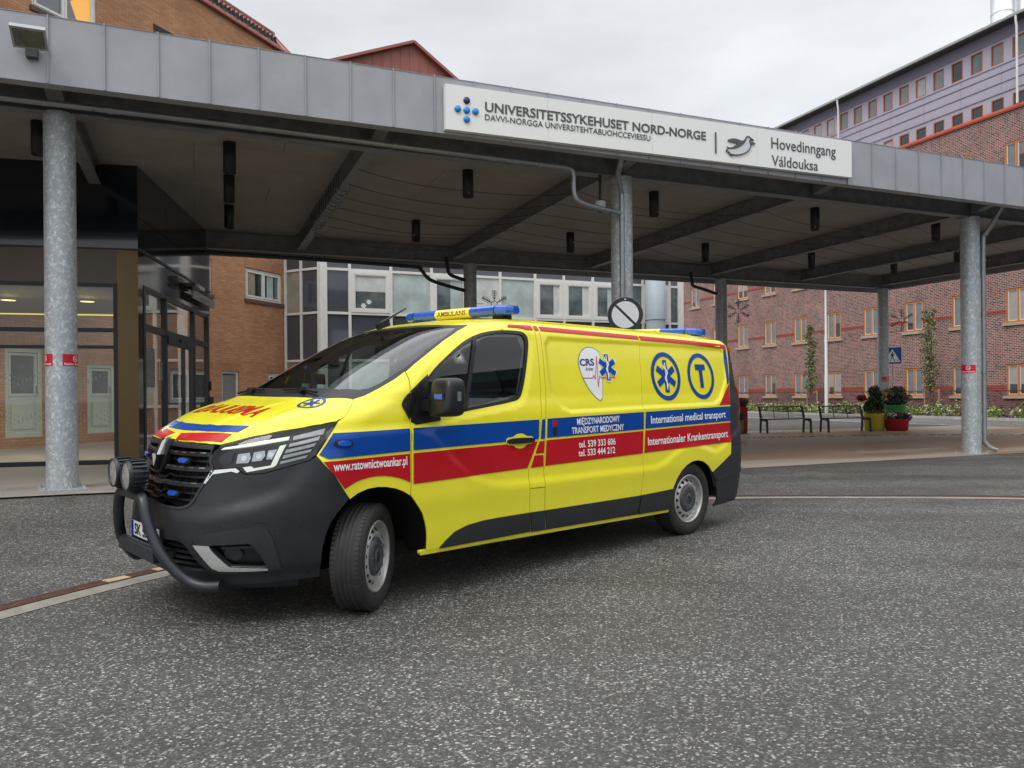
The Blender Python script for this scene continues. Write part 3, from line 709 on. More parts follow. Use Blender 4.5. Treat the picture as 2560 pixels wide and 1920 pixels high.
p.poly(sym(bm_), 'front', .02, .004, .03, 0); p.build('badge_mount', [M['black']], grille)
p = Patch(); p.poly(sym(LOW), 'front', .03, -.05, .02, GP)
for z in (.488, .453, .418, .383):
    t = .290 + (.505 - z)*.56
    p.poly([(-t,z+.007),(t,z+.007),(t,z-.007),(-t,z-.007)], 'front', .05, -.014, .03, BK)
p.build('lower_grille', PM, van)
for s_ in (1, -1):
    p = Patch(); p.poly([(s_*a, b) for a, b in [(.390,.938),(.4970,.953),(.514,.936),(.505,.925),(.48,.934),(.400,.915),(.372,.86),(.362,.862)]], 'front', .02, .006, .006)
    p.build('chrome_trim', [M['chrome']], bumper)

# headlights
for s_ in (1, -1):
    f_ = lambda l: [(s_*a, b) for a, b in l]
    p = Patch(); p.poly(f_(HEAD), 'front', .03, -.045, 0, 0); p.poly(f_(HEAD), 'front', .05, .001, .05, 0, face=False)
    inner_h = [(.3975,1.028),(.4302,1.052),(.663,1.108),(.6337,.975),(.5649,.974),(.5064,.972),(.418,.962),(.398,.997)]
    for c_ in ([(.492,1.037),(.541,1.046),(.548,1.012),(.538,.984),(.487,.981)], [(.558,1.047),(.602,1.058),(.606,1.026),(.592,.998),(.552,.991)], [(.616,1.058),(.652,1.064),(.633,1.004),(.611,1.005)]):
        p.poly(f_(c_), 'front', .02, -.022, .02, 1)
        mx = sum(a for a, b in c_)/len(c_); mz = sum(b for a, b in c_)/len(c_)
        p.poly(circle(s_*mx, mz, .012, .016, 16), 'front', .02, -.016, .006, 2)
    p.poly(f_([(.40,1.02),(.425,1.045),(.470,1.052),(.46,.985),(.418,.968),(.402,.995)]), 'front', .02, -.032, .012, 3)
    hl = p.build('headlight', [M['black'], M['reflector'], M['chrome'], M['plastic2']], van)
    p = Patch(); p.poly(f_([(.412,1.062),(.428,1.076),(.56,1.109),(.692,1.139),(.690,1.122),(.58,1.096),(.482,1.074)]), 'front', .02, -.014, .012)
    p.poly(f_([(.662,1.083),(.686,1.092),(.652,.969),(.641,.958),(.537,.932),(.520,.959),(.552,.965),(.564,.953),(.631,.968)]), 'front', .02, -.012, .012)
    p.build('daylight_strip', [M['drl']], hl)
    p = Patch()
    for c_ in ([(.709,1.139),(.8435,1.179),(.8345,1.143),(.709,1.119)], [(.700,1.096),(.8216,1.132),(.8167,1.110),(.696,1.074)], [(.689,1.059),(.8086,1.094),(.7991,1.072),(.683,1.037)], [(.680,1.027),(.7925,1.057),(.7843,1.040),(.675,1.005)], [(.668,.990),(.7763,1.023),(.7662,1.006),(.665,.973)]):
        p.poly(f_(c_), 'front', .02, -.014, .014)
    p.build('indicator_strip', [mat('indicator_strip', (.86, .88, .89), .15, coat=.6, var=.2, vscale=30)], hl)
    p = Patch(); p.poly(f_(HEAD), 'front', .03, .0025); p.build('lens', [M['lens']], hl)

# blue flashers on the wings and in the grille
def flasher(chart, cx, cz, w, h, rot=0., off=.0):
    p = Patch()
    a = chaikin([(cx-w/2,cz-h/2),(cx+w/2,cz-h/2),(cx+w/2,cz+h/2),(cx-w/2,cz+h/2)], 2)
    p.poly(a, chart, .02, off + .012, .014, 0); fl = p.build('blue_flasher', [M['black']], van)
    p = Patch(); k = .34 if w > h*1.6 else .36
    p.poly(chaikin([(cx-w*k,cz-h*.36),(cx+w*k,cz-h*.36),(cx+w*k,cz+h*.36),(cx-w*k,cz+h*.36)], 1), chart, .02, off + .022, .012, 0); p.build('lens', [M['bluelens']], fl)
    return fl
fl = flasher('side', -.218, 1.079, .120, .046)
c_ = copy_tree(fl, van)
for o in [c_] + list(c_.children):
    o.data = o.data.copy()
    for v in o.data.vertices: v.co.y = -v.co.y
    o.data.flip_normals()
for t, z in ((.225, .985), (-.225, .985), (.195, .787), (-.195, .80)): flasher('front', t, z, .085, .040, off=-.004)

# number plate behind the bull bar
mb = MB(); mb.box((-1.05, -.262, .448), (-1.069, .262, .575), 0); mb.box((-1.0695, -.258, .475), (-1.072, .258, .570), 1); mb.box((-1.0722, -.258, .475), (-1.0728, -.215, .570), 2)
V, F = fit_text('SK 5A', (-.195, .488, .085, .556), bold=.03, ref='H')
mb.add([(-1.0732, a, b) for a, b in V], F, 0)
vbuild(mb, 'number_plate', [M['black'], M['platewhite'], M['cabblue']], van)

# bull bar with two spotlights
mb = MB()
pth = [(-.86,.66,.268),(-.92,.585,.262),(-.98,.505,.285),(-1.045,.435,.355),(-1.10,.375,.450),(-1.13,.318,.555),(-1.145,.272,.655),(-1.147,.240,.722),(-1.147,.205,.760),(-1.147,.150,.772),(-1.147,0,.774)]
def dense(pp, n=5):
    pp = [Vector(a) for a in pp]; o = []
    for i in range(len(pp) - 1):
        p0, p1, p2, p3 = pp[max(i-1, 0)], pp[i], pp[i+1], pp[min(i+2, len(pp)-1)]
        for k in range(n):
            t = k/n; o.append(.5*((2*p1) + (p2-p0)*t + (2*p0-5*p1+4*p2-p3)*t*t + (3*p1-p0-3*p2+p3)*t**3))
    return o + [pp[-1]]
allp = pth + [(a, -b, c) for a, b, c in pth[::-1][1:]]
mb.tube(dense(allp), .033, 16)
mb.box((-1.09, -.33, .385), (-1.13, .33, .462)); mb.tube([(-1.10, -.36, .45), (-1.10, .36, .45)], .022, 12)
for s_ in (1, -1): mb.box((-1.10, .29*s_ - .02, .40), (-.93, .29*s_ + .02, .44)); mb.box((-1.16, .127*s_ - .03, .79), (-1.13, .127*s_ + .03, .86))
bull = vbuild(mb, 'bull_bar', M['bar'], van)
spots = []
for s_ in (1, -1):
    mb = MB(); c_ = (-1.20, .127*s_, .897)
    mb.lathe([(.0,.105),(.045,.105),(.075,.085),(.086,.05),(.089,-.005),(.089,-.02),(.082,-.02),(.080,0),(.02,.03),(0,.03)], c_, 32, 'x', 0)
    for k in range(20):
        a = 2*PI*k/20; r = .092; mb.obox((c_[0] + .045, c_[1] + r*math.cos(a), c_[2] + r*math.sin(a)), (.04, 0, 0), (0, -.0045*math.sin(a), .0045*math.cos(a)), (0, .008*math.cos(a), .008*math.sin(a)), 0)
    sp_ = vbuild(mb, 'spotlight', [M['bar']], bull)
    mb = MB(); mb.lathe([(.081,-.014),(.06,-.018),(0,-.020)], c_, 28, 'x', 0); vbuild(mb, 'lens', [mat('spot_glass', (.30, .31, .30), .12, coat=.8, var=.45, vscale=22)], van).parent = bull

# light bars
def light_bar(A, Bp, hgt, depth):
    """from the far end A to the near end Bp"""
    A, Bp = np.array(A), np.array(Bp); d = Bp - A; L = np.linalg.norm(d); d /= L
    ux = np.array([1., 0, 0]); ux -= d*(ux @ d); ux /= np.linalg.norm(ux); uz = np.cross(ux, d); uz *= np.sign(uz[2])
    prof = [(-.5,.15),(-.46,.62),(-.36,.92),(.36,.92),(.46,.62),(.5,.15),(.44,-.25),(.30,-.5),(-.30,-.5),(-.44,-.25)]
    def seg(t0, t1, mi, k0=1., k1=1., mb=None):
        mb = mb or MB(); n = len(prof)
        vs = [A + d*(t*L) + ux*(a*depth*k) + uz*(b*hgt*(.55 + .45*k)) for t, k in ((t0, k0), (t1, k1)) for a, b in prof]
        mb.add(vs, [(i, (i+1) % n, n + (i+1) % n, n + i) for i in range(n)], mi); mb.add(vs, [tuple(range(n))[::-1], tuple(range(n, 2*n))], mi)
        return mb
    mb = seg(.335, .338, 0); seg(.662, .665, 0, mb=mb); seg(.115, .122, 0, 1.03, 1.03, mb=mb); seg(.878, .885, 0, 1.03, 1.03, mb=mb)
    for t in (.12, .88):
        c_ = A + d*(t*L) - uz*hgt*.9; mb.obox(c_, ux*.06, d*.05, uz*hgt*.55, 0)
    bar = vbuild(mb, 'light_bar', [M['black']], van)
    for t0, t1, k0, k1 in ((.03,.115,.8,1),(.122,.335,1,1),(.665,.878,1,1),(.885,.97,1,.8)):
        mb = seg(t0, t1, 0, k0, k1)
        if k0 < 1: seg(0, .03, 0, .35, .8, mb)
        if k1 < 1: seg(.97, 1, 0, .8, .35, mb)
        vbuild(mb, 'lens', [M['bluelens']], bar)
    mb = seg(.338, .662, 0)
    V, F = fit_text('AMBULANS', (.365, -.10, .635, .62), bold=.006, ref='H')
    for side_ in (-1, 1):
        vs = [A + d*((a if side_ < 0 else 1 - a)*L) + ux*(side_*depth*.503) + uz*(b*hgt*.9) for a, b in V]
        # the face leans a little, follow it
        vs = [v + ux*(-side_*depth*.035*max(0, (b - .1))) for v, (a, b) in zip(vs, V)]
        mb.add(vs, F, 1)
    vbuild(mb, 'lettered_sign', [M['signyellow'], M['black']], bar)
light_bar((1.41, -.62, 2.012), (1.52, .66, 2.008), .058, .21)
light_bar((4.02, -.66, 1.972), (4.06, .72, 1.930), .055, .21)
mb = MB(); mb.obox((.72, -.02, 1.905), (.05, 0, .02), (0, .022, 0), (-.008, 0, .022)); mb.tube([(.70, -.02, 1.915), (.94, -.02, 2.045)], [.012, .006], 8)
vbuild(mb, 'antenna', M['black'], van)

# mirrors
def superbox(c, r, e=.45, n=14, mb=None, mi=0, warp=None):
    mb = mb or MB(); vs = []; f = []
    sg_ = lambda v, p: math.copysign(abs(v)**p, v)
    for i in range(n + 1):
        la = -PI/2 + PI*i/n
        for j in range(2*n):
            lo = PI*j/n; v = [r[0]*sg_(math.cos(la), e)*sg_(math.cos(lo), e), r[1]*sg_(math.cos(la), e)*sg_(math.sin(lo), e), r[2]*sg_(math.sin(la), e)]
            if warp: v = warp(v)
            vs.append((c[0]+v[0], c[1]+v[1], c[2]+v[2]))
    for i in range(n):
        for j in range(2*n): f.append((i*2*n + j, i*2*n + (j+1) % (2*n), (i+1)*2*n + (j+1) % (2*n), (i+1)*2*n + j))
    return mb.add(vs, f, mi, True)
def wmirror(v):
    k = v[2]/.125; return [v[0]*(1 - .12*k) + .012*k, v[1]*(1 - .06*k), v[2] + .02*v[1]]
for s_ in (1, -1):
    mb = superbox((.475, 1.10*s_, 1.352), (.085, .115, .128), .42, warp=wmirror)
    mb.obox((.42, .955*s_, 1.300), (.045, 0, 0), (0, .08, 0), (0, 0, .036)); mb.obox((.41, .915*s_, 1.298), (.06, 0, 0), (0, .03, 0), (0, 0, .055))
    mb.box((.5565, (1.10 - .09)*s_, 1.26), (.5625, (1.10 + .09)*s_, 1.44))
    mr_ = vbuild(mb, 'wing_mirror', [M['black']], van)
    mb = MB(); mb.box((.563, (1.10 - .078)*s_, 1.272), (.5655, (1.10 + .078)*s_, 1.43)); vbuild(mb, 'mirror_glass', [M['chrome']], mr_)
    mb = MB(); mb.obox((.398, 1.125*s_, 1.358), (.012, .0, 0), (0, .055, 0), (0, 0, .022), 0); mb.obox((.3865, 1.125*s_, 1.358), (.006, 0, 0), (0, .042, 0), (0, 0, .017), 1)
    vbuild(mb, 'blue_flasher', [M['black'], M['bluelens']], mr_)
    mb = MB(); mb.box((.47, 1.206*s_, 1.33), (.50, 1.2185*s_, 1.39)); vbuild(mb, 'indicator', [M['reflector']], mr_)
    p = Patch(); p.poly(chaikin([(.318,1.392),(.27,1.36),(.232,1.312),(.238,1.285),(.26,1.25),(.294,1.200),(.299,1.28)], 1), 'side', .02, .010, .012)
    if s_ < 0: p.flip()
    p.build('mirror_base', [M['black']], van)

# wheels
def tyre_profile(): return [(.225,-.085),(.245,-.100),(.275,-.108),(.305,-.106),(.325,-.096),(.334,-.084),(.3385,-.060),(.340,-.058),(.333,-.052),(.333,-.044),(.340,-.040),(.3405,-.022),(.333,-.018),(.333,-.010),(.3405,-.006),(.3405,.006),(.333,.010),(.333,.018),(.3405,.022),(.340,.040),(.333,.044),(.333,.052),(.340,.058),(.3385,.060),(.334,.084),(.325,.096),(.305,.106),(.275,.108),(.245,.100),(.225,.085)]
def make_wheel():
    w = empty('wheel')
    mb = MB(); mb.lathe(tyre_profile(), (0, 0, 0), 72, 'y', 0)
    for k in range(72):     # shoulder blocks
        a = 2*PI*k/72
        for s_ in (1, -1):
            mb.obox((.3315*math.cos(a), s_*.076, .3315*math.sin(a)), (.0062*math.cos(a), 0, .0062*math.sin(a)), (0, .0135, 0), (-.0098*math.sin(a), 0, .0098*math.cos(a)))
    mb.build('tyre', M['rubber'], w)
    mb = MB(); mb.lathe([(.228,.088),(.224,.096),(.214,.094),(.210,.078),(.205,.050),(.196,.040),(.180,.046),(.168,.066),(.150,.080),(.138,.082),(.120,.070),(0,.066)], (0, 0, 0), 56, 'y', 0)
    mb.lathe([(.228,-.088),(.20,-.05),(.19,.03),(.196,.040)], (0, 0, 0), 40, 'y', 1)
    for k in range(16):
        a = 2*PI*(k + .5)/16; c_ = Vector((.1705*math.cos(a), .0655, .1705*math.sin(a))); t = Vector((-math.sin(a), 0, math.cos(a))); rr = Vector((math.cos(a), -.95, math.sin(a))).normalized(); nn = t.cross(rr)
        vs = [c_ + t*(.0145*math.cos(b)) + rr*(.0165*math.sin(b)) + Vector((0, .0045, 0)) + (nn if nn.y > 0 else -nn)*.001 for b in np.linspace(0, 2*PI, 14, endpoint=False)]
        mb.add(vs, [tuple(range(14))], 1)
    mb.build('rim', [M['rim'], M['gap']], w)
    mb = MB(); mb.lathe([(.124,.070),(.122,.084),(.105,.092),(.06,.094),(.056,.090),(.050,.090),(.046,.094),(0,.096)], (0, 0, 0), 40, 'y', 0)
    for k in range(5):
        a = 2*PI*k/5; mb.lathe([(.012,.090),(.012,.098),(.0,.099)], (.088*math.cos(a), 0, .088*math.sin(a)), 10, 'y', 0)
    dm = [(0,.036),(.020,0),(0,-.036),(-.020,0)]
    for i in range(4):
        a, b = dm[i], dm[(i+1) % 4]
        mb.add([(a[0], .0985, a[1]), (b[0], .0985, b[1]), (b[0]*.55, .0985, b[1]*.55), (a[0]*.55, .0985, a[1]*.55)], [(0, 1, 2, 3)], 1)
    mb.build('hubcap', [M['hub'], M['gap']], w)
    return w
wh = make_wheel(); wh.parent = van; wh.location = (0, .832, .3385); wh.rotation_euler = (0, 0, math.radians(37.0))
for x, s_, a in ((3.498, 1, 0), (0, -1, 34), (3.498, -1, 0)):
    c_ = copy_tree(wh, van); c_.location = (-x, s_*.832, .3385); c_.rotation_euler = (0, .6, math.radians(a) + (PI if s_ < 0 else 0))
mb = MB(); mb.tube([(3.498, -.8, .3385), (3.498, .8, .3385)], .05, 10); mb.tube([(0, -.75, .3385), (0, .75, .3385)], .04, 10)
vbuild(mb, 'axle', M['gap'], van)

# rear lamps
for s_ in (1, -1):
    p = Patch(); p.poly([(.80,.96),(.925,.94),(.925,1.20),(.905,1.40),(.85,1.42),(.80,1.38)], 'back', .03, .012, .012)
    if s_ < 0: p.flip()
    p.build('tail_light', [M['tail']], van)
mb = MB(); mb.obox((4.385, .775, 1.765), (.045, 0, 0), (0, .03, 0), (0, 0, .018)); vbuild(mb, 'marker_light', M['orange'], van)

# cabin
mb = MB()
mb.prism([(-.02,1.32),(.10,1.335),(.42,1.335),(.50,1.28),(.52,1.05),(.60,.80),(.05,.80)], (0, -.72, 0), (1, 0, 0), (0, 0, 1), (0, 1.44, 0))
mb.box((.06, -.30, 1.345), (.36, .25, 1.372)); mb.box((.10, .28, 1.34), (.44, .66, 1.40))
for k in range(9): mb.box((.02, -.62 + .05*k, 1.3455), (.10, -.59 + .05*k, 1.349))
vbuild(mb, 'dashboard', M['dash'], van)
for yc, wd in ((.42, .25), (-.18, .22), (-.55, .20)):
    mb = superbox((1.00, yc, .88), (.27, wd, .10), .5); superbox((1.30, yc, 1.25), (.09, wd, .38), .5, mb=mb); superbox((1.36, yc, 1.70), (.05, wd*.55, .10), .5, mb=mb)
    vbuild(mb, 'seat', M['seat'], van)
mb = MB(); n = 24; cw = Vector((.56, .42, 1.26)); u1, u2 = Vector((0, 1, 0)), Vector((-.38, 0, .92))
mb.tube([cw + u1*.19*math.cos(2*PI*k/n) + u2*.19*math.sin(2*PI*k/n) for k in range(n + 1)], .016, 10, cap=False); mb.tube([cw - u1*.18, cw + u1*.18], .018, 8); mb.tube([cw, (.40, .42, 1.15)], .03, 8)
vbuild(mb, 'steering_wheel', M['black'], van)
mb = MB(); mb.box((.72, -.14, 1.66), (.76, .10, 1.74)); mb.box((.74, -.06, 1.72), (.86, .02, 1.80)); mb.box((1.0, -.60, 1.80), (1.3, .6, 1.83)); mb.tube([(.20, -.18, 1.37), (.22, -.16, 1.44)], .012, 8); superbox((.24, -.15, 1.47), (.03, .045, .05), .5, mb=mb)
vbuild(mb, 'cabin_mirror', M['black'], van)
mb = MB(); mb.tube([(1.32, -.78, 1.75), (1.28, -.74, 1.15)], .024, 8); vbuild(mb, 'seat_belt', M['gap'], van)
mb = MB(); mb.box((.115, .03, 1.373), (.12, .14, 1.44)); vbuild(mb, 'paper_card', M['white'], van)

# water bottle on the dashboard
bt = bpy.data.objects.new('water_bottle', None); COL.objects.link(bt)
bt.matrix_world = van.matrix_world @ Matrix.Translation((-.235, -.35, 1.352))
tag(bt, 'small clear plastic water bottle with blue cap standing on the ambulance dashboard', 'bottle')
mb = MB(); mb.lathe([(0,0),(.033,0),(.035,.01),(.035,.10),(.033,.105),(.035,.11),(.034,.145),(.014,.19),(.014,.205)], n=20); mb.build('bottle_body', glass('bottle_plastic', (.55, .68, .70), rough=.08), bt)
mb = MB(); mb.lathe([(.0175,.203),(.0175,.228),(0,.229)], n=18); mb.build('cap', M['cabblue'], bt)
mb = MB(); mb.lathe([(.0356,.04),(.0356,.095)], n=20); mb.build('paper_label', mat('bottle_label', (.25, .42, .48), .5, var=.4, vscale=60), bt)
# ------------------------------------------------------------------ setting: materials
def asphalt(name, base, speck, wet=.35, scale=95.):
    m, nt, b = new_mat(name); L = nt.links
    tc = node(nt, 'TexCoord')
    v = node(nt, 'TexVoronoi'); v.inputs['Scale'].default_value = scale; L.new(tc.outputs['Object'], v.inputs['Vector'])
    hs = node(nt, 'SeparateColor'); L.new(v.outputs['Color'], hs.inputs[0])
    cr_ = node(nt, 'ValToRGB'); e = cr_.color_ramp.elements
    e[0].position = 0; e[0].color = (.42, .42, .43, 1); e[1].position = 1; e[1].color = (4.6, 4.5, 4.1, 1)
    for p_, c_ in ((.50, .68), (.78, 1.05), (.92, 2.1)): k = e.new(p_); k.color = (c_, c_, c_*.98, 1)
    L.new(hs.outputs[0], cr_.inputs[0])
    v2 = node(nt, 'TexNoise'); v2.inputs['Scale'].default_value = 260; v2.inputs['Detail'].default_value = 2; L.new(tc.outputs['Object'], v2.inputs['Vector'])
    n = node(nt, 'TexNoise'); n.inputs['Scale'].default_value = .55; n.inputs['Detail'].default_value = 7; n.inputs['Roughness'].default_value = .6; L.new(tc.outputs['Object'], n.inputs['Vector'])
    mp = node(nt, 'Mapping'); mp.inputs['Rotation'].default_value = (0, 0, .39); mp.inputs['Scale'].default_value = (.25, 1.3, 1); L.new(tc.outputs['Object'], mp.inputs[0])
    n3 = node(nt, 'TexNoise'); n3.inputs['Scale'].default_value = .8; n3.inputs['Detail'].default_value = 6; L.new(mp.outputs[0], n3.inputs['Vector'])
    wr = node(nt, 'MapRange'); wr.inputs['From Min'].default_value = .36; wr.inputs['From Max'].default_value = .64; wr.inputs['To Min'].default_value = 1 - wet; wr.inputs['To Max'].default_value = 1.12
    ad = node(nt, 'Math', operation='ADD'); L.new(n.outputs[0], ad.inputs[0]); L.new(n3.outputs[0], ad.inputs[1])
    hf = node(nt, 'Math', operation='MULTIPLY'); hf.inputs[1].default_value = .5; L.new(ad.outputs[0], hf.inputs[0]); L.new(hf.outputs[0], wr.inputs['Value'])
    m1 = node(nt, 'Mix', data_type='RGBA', blend_type='MULTIPLY'); m1.inputs['Factor'].default_value = 1; m1.inputs['A'].default_value = rgba(base); L.new(cr_.outputs[0], m1.inputs['B'])
    m2 = node(nt, 'Mix', data_type='RGBA', blend_type='MULTIPLY'); m2.inputs['Factor'].default_value = 1; L.new(m1.outputs['Result'], m2.inputs['A']); L.new(wr.outputs[0], m2.inputs['B'])
    n4r = node(nt, 'MapRange'); n4r.inputs['To Min'].default_value = .6; n4r.inputs['To Max'].default_value = 1.4; L.new(v2.outputs[0], n4r.inputs['Value'])
    m3 = node(nt, 'Mix', data_type='RGBA', blend_type='MULTIPLY'); m3.inputs['Factor'].default_value = 1; L.new(m2.outputs['Result'], m3.inputs['A']); L.new(n4r.outputs[0], m3.inputs['B'])
    L.new(m3.outputs['Result'], b.inputs['Base Color'])
    rr = node(nt, 'MapRange'); rr.inputs['From Min'].default_value = .38; rr.inputs['From Max'].default_value = .62; rr.inputs['To Min'].default_value = .42; rr.inputs['To Max'].default_value = .78
    L.new(hf.outputs[0], rr.inputs['Value']); L.new(rr.outputs[0], b.inputs['Roughness'])
    bp = node(nt, 'Bump'); bp.inputs['Strength'].default_value = .55; bp.inputs['Distance'].default_value = .006
    L.new(v.outputs['Distance'], bp.inputs['Height']); L.new(bp.outputs[0], b.inputs['Normal'])
    return m
def brick(name, c1, c2, mortar, bw=.235, bh=.075, dark=None, rough=.85, msize=.008):
    m, nt, b = new_mat(name); L = nt.links
    tc = node(nt, 'TexCoord'); sp = node(nt, 'SeparateXYZ'); L.new(tc.outputs['Object'], sp.inputs[0])
    ad = node(nt, 'Math', operation='ADD'); L.new(sp.outputs[0], ad.inputs[0]); L.new(sp.outputs[1], ad.inputs[1])
    cb = node(nt, 'CombineXYZ'); L.new(ad.outputs[0], cb.inputs[0]); L.new(sp.outputs[2], cb.inputs[1])
    t = node(nt, 'TexBrick'); t.inputs['Scale'].default_value = 1; t.inputs['Brick Width'].default_value = bw; t.inputs['Row Height'].default_value = bh
    t.inputs['Mortar Size'].default_value = msize; t.inputs['Mortar Smooth'].default_value = .1; t.inputs['Bias'].default_value = 0
    t.inputs['Color1'].default_value = rgba(c1); t.inputs['Color2'].default_value = rgba(c2); t.inputs['Mortar'].default_value = rgba(mortar)
    L.new(cb.outputs[0], t.inputs['Vector'])
    col = t.outputs['Color']
    if dark:      # scattered burnt headers
        vor = node(nt, 'TexWhiteNoise', noise_dimensions='2D')
        fl1 = node(nt, 'Math', operation='SNAP'); fl1.inputs[1].default_value = bw/2; L.new(ad.outputs[0], fl1.inputs[0])
        fl2 = node(nt, 'Math', operation='SNAP'); fl2.inputs[1].default_value = bh; L.new(sp.outputs[2], fl2.inputs[0])
        c2_ = node(nt, 'CombineXYZ'); L.new(fl1.outputs[0], c2_.inputs[0]); L.new(fl2.outputs[0], c2_.inputs[1]); L.new(c2_.outputs[0], vor.inputs['Vector'])
        gt = node(nt, 'Math', operation='GREATER_THAN'); gt.inputs[1].default_value = .74; L.new(vor.outputs['Value'], gt.inputs[0])
        inv = node(nt, 'Math', operation='SUBTRACT'); inv.inputs[0].default_value = 1; L.new(t.outputs['Fac'], inv.inputs[1])
        mm = node(nt, 'Math', operation='MULTIPLY'); L.new(gt.outputs[0], mm.inputs[0]); L.new(inv.outputs[0], mm.inputs[1])
        mx = node(nt, 'Mix', data_type='RGBA'); L.new(mm.outputs[0], mx.inputs['Factor']); L.new(col, mx.inputs['A']); mx.inputs['B'].default_value = rgba(dark); col = mx.outputs['Result']
    n = node(nt, 'TexNoise'); n.inputs['Scale'].default_value = .7; n.inputs['Detail'].default_value = 8; n.inputs['Roughness'].default_value = .65; L.new(tc.outputs['Object'], n.inputs['Vector'])
    mr = node(nt, 'MapRange'); mr.inputs['From Min'].default_value = .3; mr.inputs['From Max'].default_value = .7; mr.inputs['To Min'].default_value = .78; mr.inputs['To Max'].default_value = 1.2; L.new(n.outputs[0], mr.inputs['Value'])
    m2 = node(nt, 'Mix', data_type='RGBA', blend_type='MULTIPLY'); m2.inputs['Factor'].default_value = 1; L.new(col, m2.inputs['A']); L.new(mr.outputs[0], m2.inputs['B'])
    L.new(m2.outputs['Result'], b.inputs['Base Color']); setin(b, Roughness=rough)
    bp = node(nt, 'Bump'); bp.inputs['Strength'].default_value = .4; bp.inputs['Distance'].default_value = -.006; L.new(t.outputs['Fac'], bp.inputs['Height']); L.new(bp.outputs[0], b.inputs['Normal'])
    return m
def galv(name):
    """hot dip zinc: patchy spangle"""
    m, nt, b = new_mat(name); L = nt.links; tc = node(nt, 'TexCoord')
    mp = node(nt, 'Mapping'); mp.inputs['Scale'].default_value = (1, 1, .75); L.new(tc.outputs['Object'], mp.inputs[0])
    nd = node(nt, 'TexNoise'); nd.inputs['Scale'].default_value = 9; nd.inputs['Detail'].default_value = 5; L.new(mp.outputs[0], nd.inputs['Vector'])
    mxv = node(nt, 'Mix', data_type='VECTOR'); mxv.inputs['Factor'].default_value = .12; L.new(mp.outputs[0], mxv.inputs['A']); L.new(nd.outputs['Color'], mxv.inputs['B'])
    v = node(nt, 'TexVoronoi'); v.inputs['Scale'].default_value = 48; L.new(mxv.outputs['Result'], v.inputs['Vector'])
    n = node(nt, 'TexNoise'); n.inputs['Scale'].default_value = 14; n.inputs['Detail'].default_value = 6; L.new(mp.outputs[0], n.inputs['Vector'])
    s = node(nt, 'SeparateColor'); L.new(v.outputs['Color'], s.inputs[0])
    ad = node(nt, 'Math', operation='ADD'); L.new(s.outputs[0], ad.inputs[0]); L.new(n.outputs[0], ad.inputs[1])
    cr_ = node(nt, 'ValToRGB'); e = cr_.color_ramp.elements; e[0].position = .45; e[0].color = (.36, .39, .415, 1); e[1].position = 1.0; e[1].color = (.66, .70, .73, 1)
    k = e.new(.75); k.color = (.43, .465, .49, 1)
    hf = node(nt, 'Math', operation='MULTIPLY'); hf.inputs[1].default_value = .62; L.new(ad.outputs[0], hf.inputs[0]); L.new(hf.outputs[0], cr_.inputs[0])
    L.new(cr_.outputs[0], b.inputs['Base Color']); setin(b, Metallic=.3, Roughness=.48)
    return m
M['asphalt'] = asphalt('asphalt', (.098, .097, .092), 1, .42)
M['road'] = asphalt('road_asphalt', (.150, .150, .152), 1, .12, 60)
M['galv'] = galv('galvanised_steel')
M['zinc'] = mat('zinc_sheet', (.33, .335, .365), .40, metal=.15, var=.14, vscale=1.4, rvar=.10)
M['zincdark'] = mat('dark_sheet', (.085, .088, .095), .45, metal=.3, var=.15, vscale=2)
M['steel'] = mat('painted_steel', (.20, .205, .215), .5, metal=.2, var=.35, vscale=5, rvar=.12)
M['soffit'] = mat('soffit_board', (.30, .275, .25), .75, var=.12, vscale=1.2)
M['pipe'] = mat('zinc_pipe', (.30, .31, .32), .35, metal=.6, var=.18, vscale=4, rvar=.1)
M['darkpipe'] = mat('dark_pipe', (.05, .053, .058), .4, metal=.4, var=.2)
M['signwhite'] = mat('sign_face', (.80, .80, .79), .35, var=.02, vscale=.8)
M['letter'] = mat('sign_letter', (.075, .080, .085), .4)
M['dotblue'] = mat('dot_blue', (.015, .24, .62), .35)
M['dotnavy'] = mat('dot_navy', (.018, .022, .12), .35)
M['lampblack'] = mat('lamp_black', (.007, .008, .012), .45)
M['lampface'] = mat('lamp_face', (.10, .10, .10), .3)
M['white_paint'] = mat('white_paint', (.72, .72, .70), .4, var=.05, vscale=5)
M['tanbrick'] = brick('orange_brick', (.53, .265, .125), (.43, .190, .085), (.27, .185, .12), .24, .077)
M['lintel'] = brick('soldier_brick', (.47, .215, .105), (.40, .17, .08), (.25, .165, .11), .077, .30)
M['redbrick'] = brick('red_brick', (.30, .088, .064), (.215, .068, .056), (.47, .43, .39), .235, .083, dark=(.05, .032, .034), msize=.011)
M['redbase'] = brick('dark_red_brick', (.22, .075, .066), (.165, .062, .060), (.27, .21, .20), .235, .083, dark=(.06, .035, .038), msize=.008)
M['redband'] = mat('red_band', (.33, .072, .045), .8, var=.2, vscale=8)
M['stone'] = mat('sill_stone', (.42, .36, .28), .8, var=.15, vscale=9)
M['orangewood'] = mat('orange_wood', (.55, .19, .028), .55, var=.22, vscale=12)
M['rustwood'] = mat('brown_orange_wood', (.36, .115, .04), .55, var=.2, vscale=9)
M['blind'] = mat('window_blind', (.34, .34, .33), .30, coat=.5, var=.12, vscale=2)
M['blind2'] = mat('grey_blind', (.17, .175, .18), .25, coat=.6, var=.2, vscale=2)
M['darkpane'] = mat('dark_pane', (.022, .027, .030), .06, coat=.6, var=.5, vscale=1.1)
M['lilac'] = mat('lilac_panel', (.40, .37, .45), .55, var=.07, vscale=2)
M['lilacdark'] = mat('dark_lilac_panel', (.20, .18, .235), .55, var=.07, vscale=2)  # deeper lilac for the eaves band and the panel joints
M['coral'] = mat('coral_trim', (.60, .12, .07), .5, var=.08)
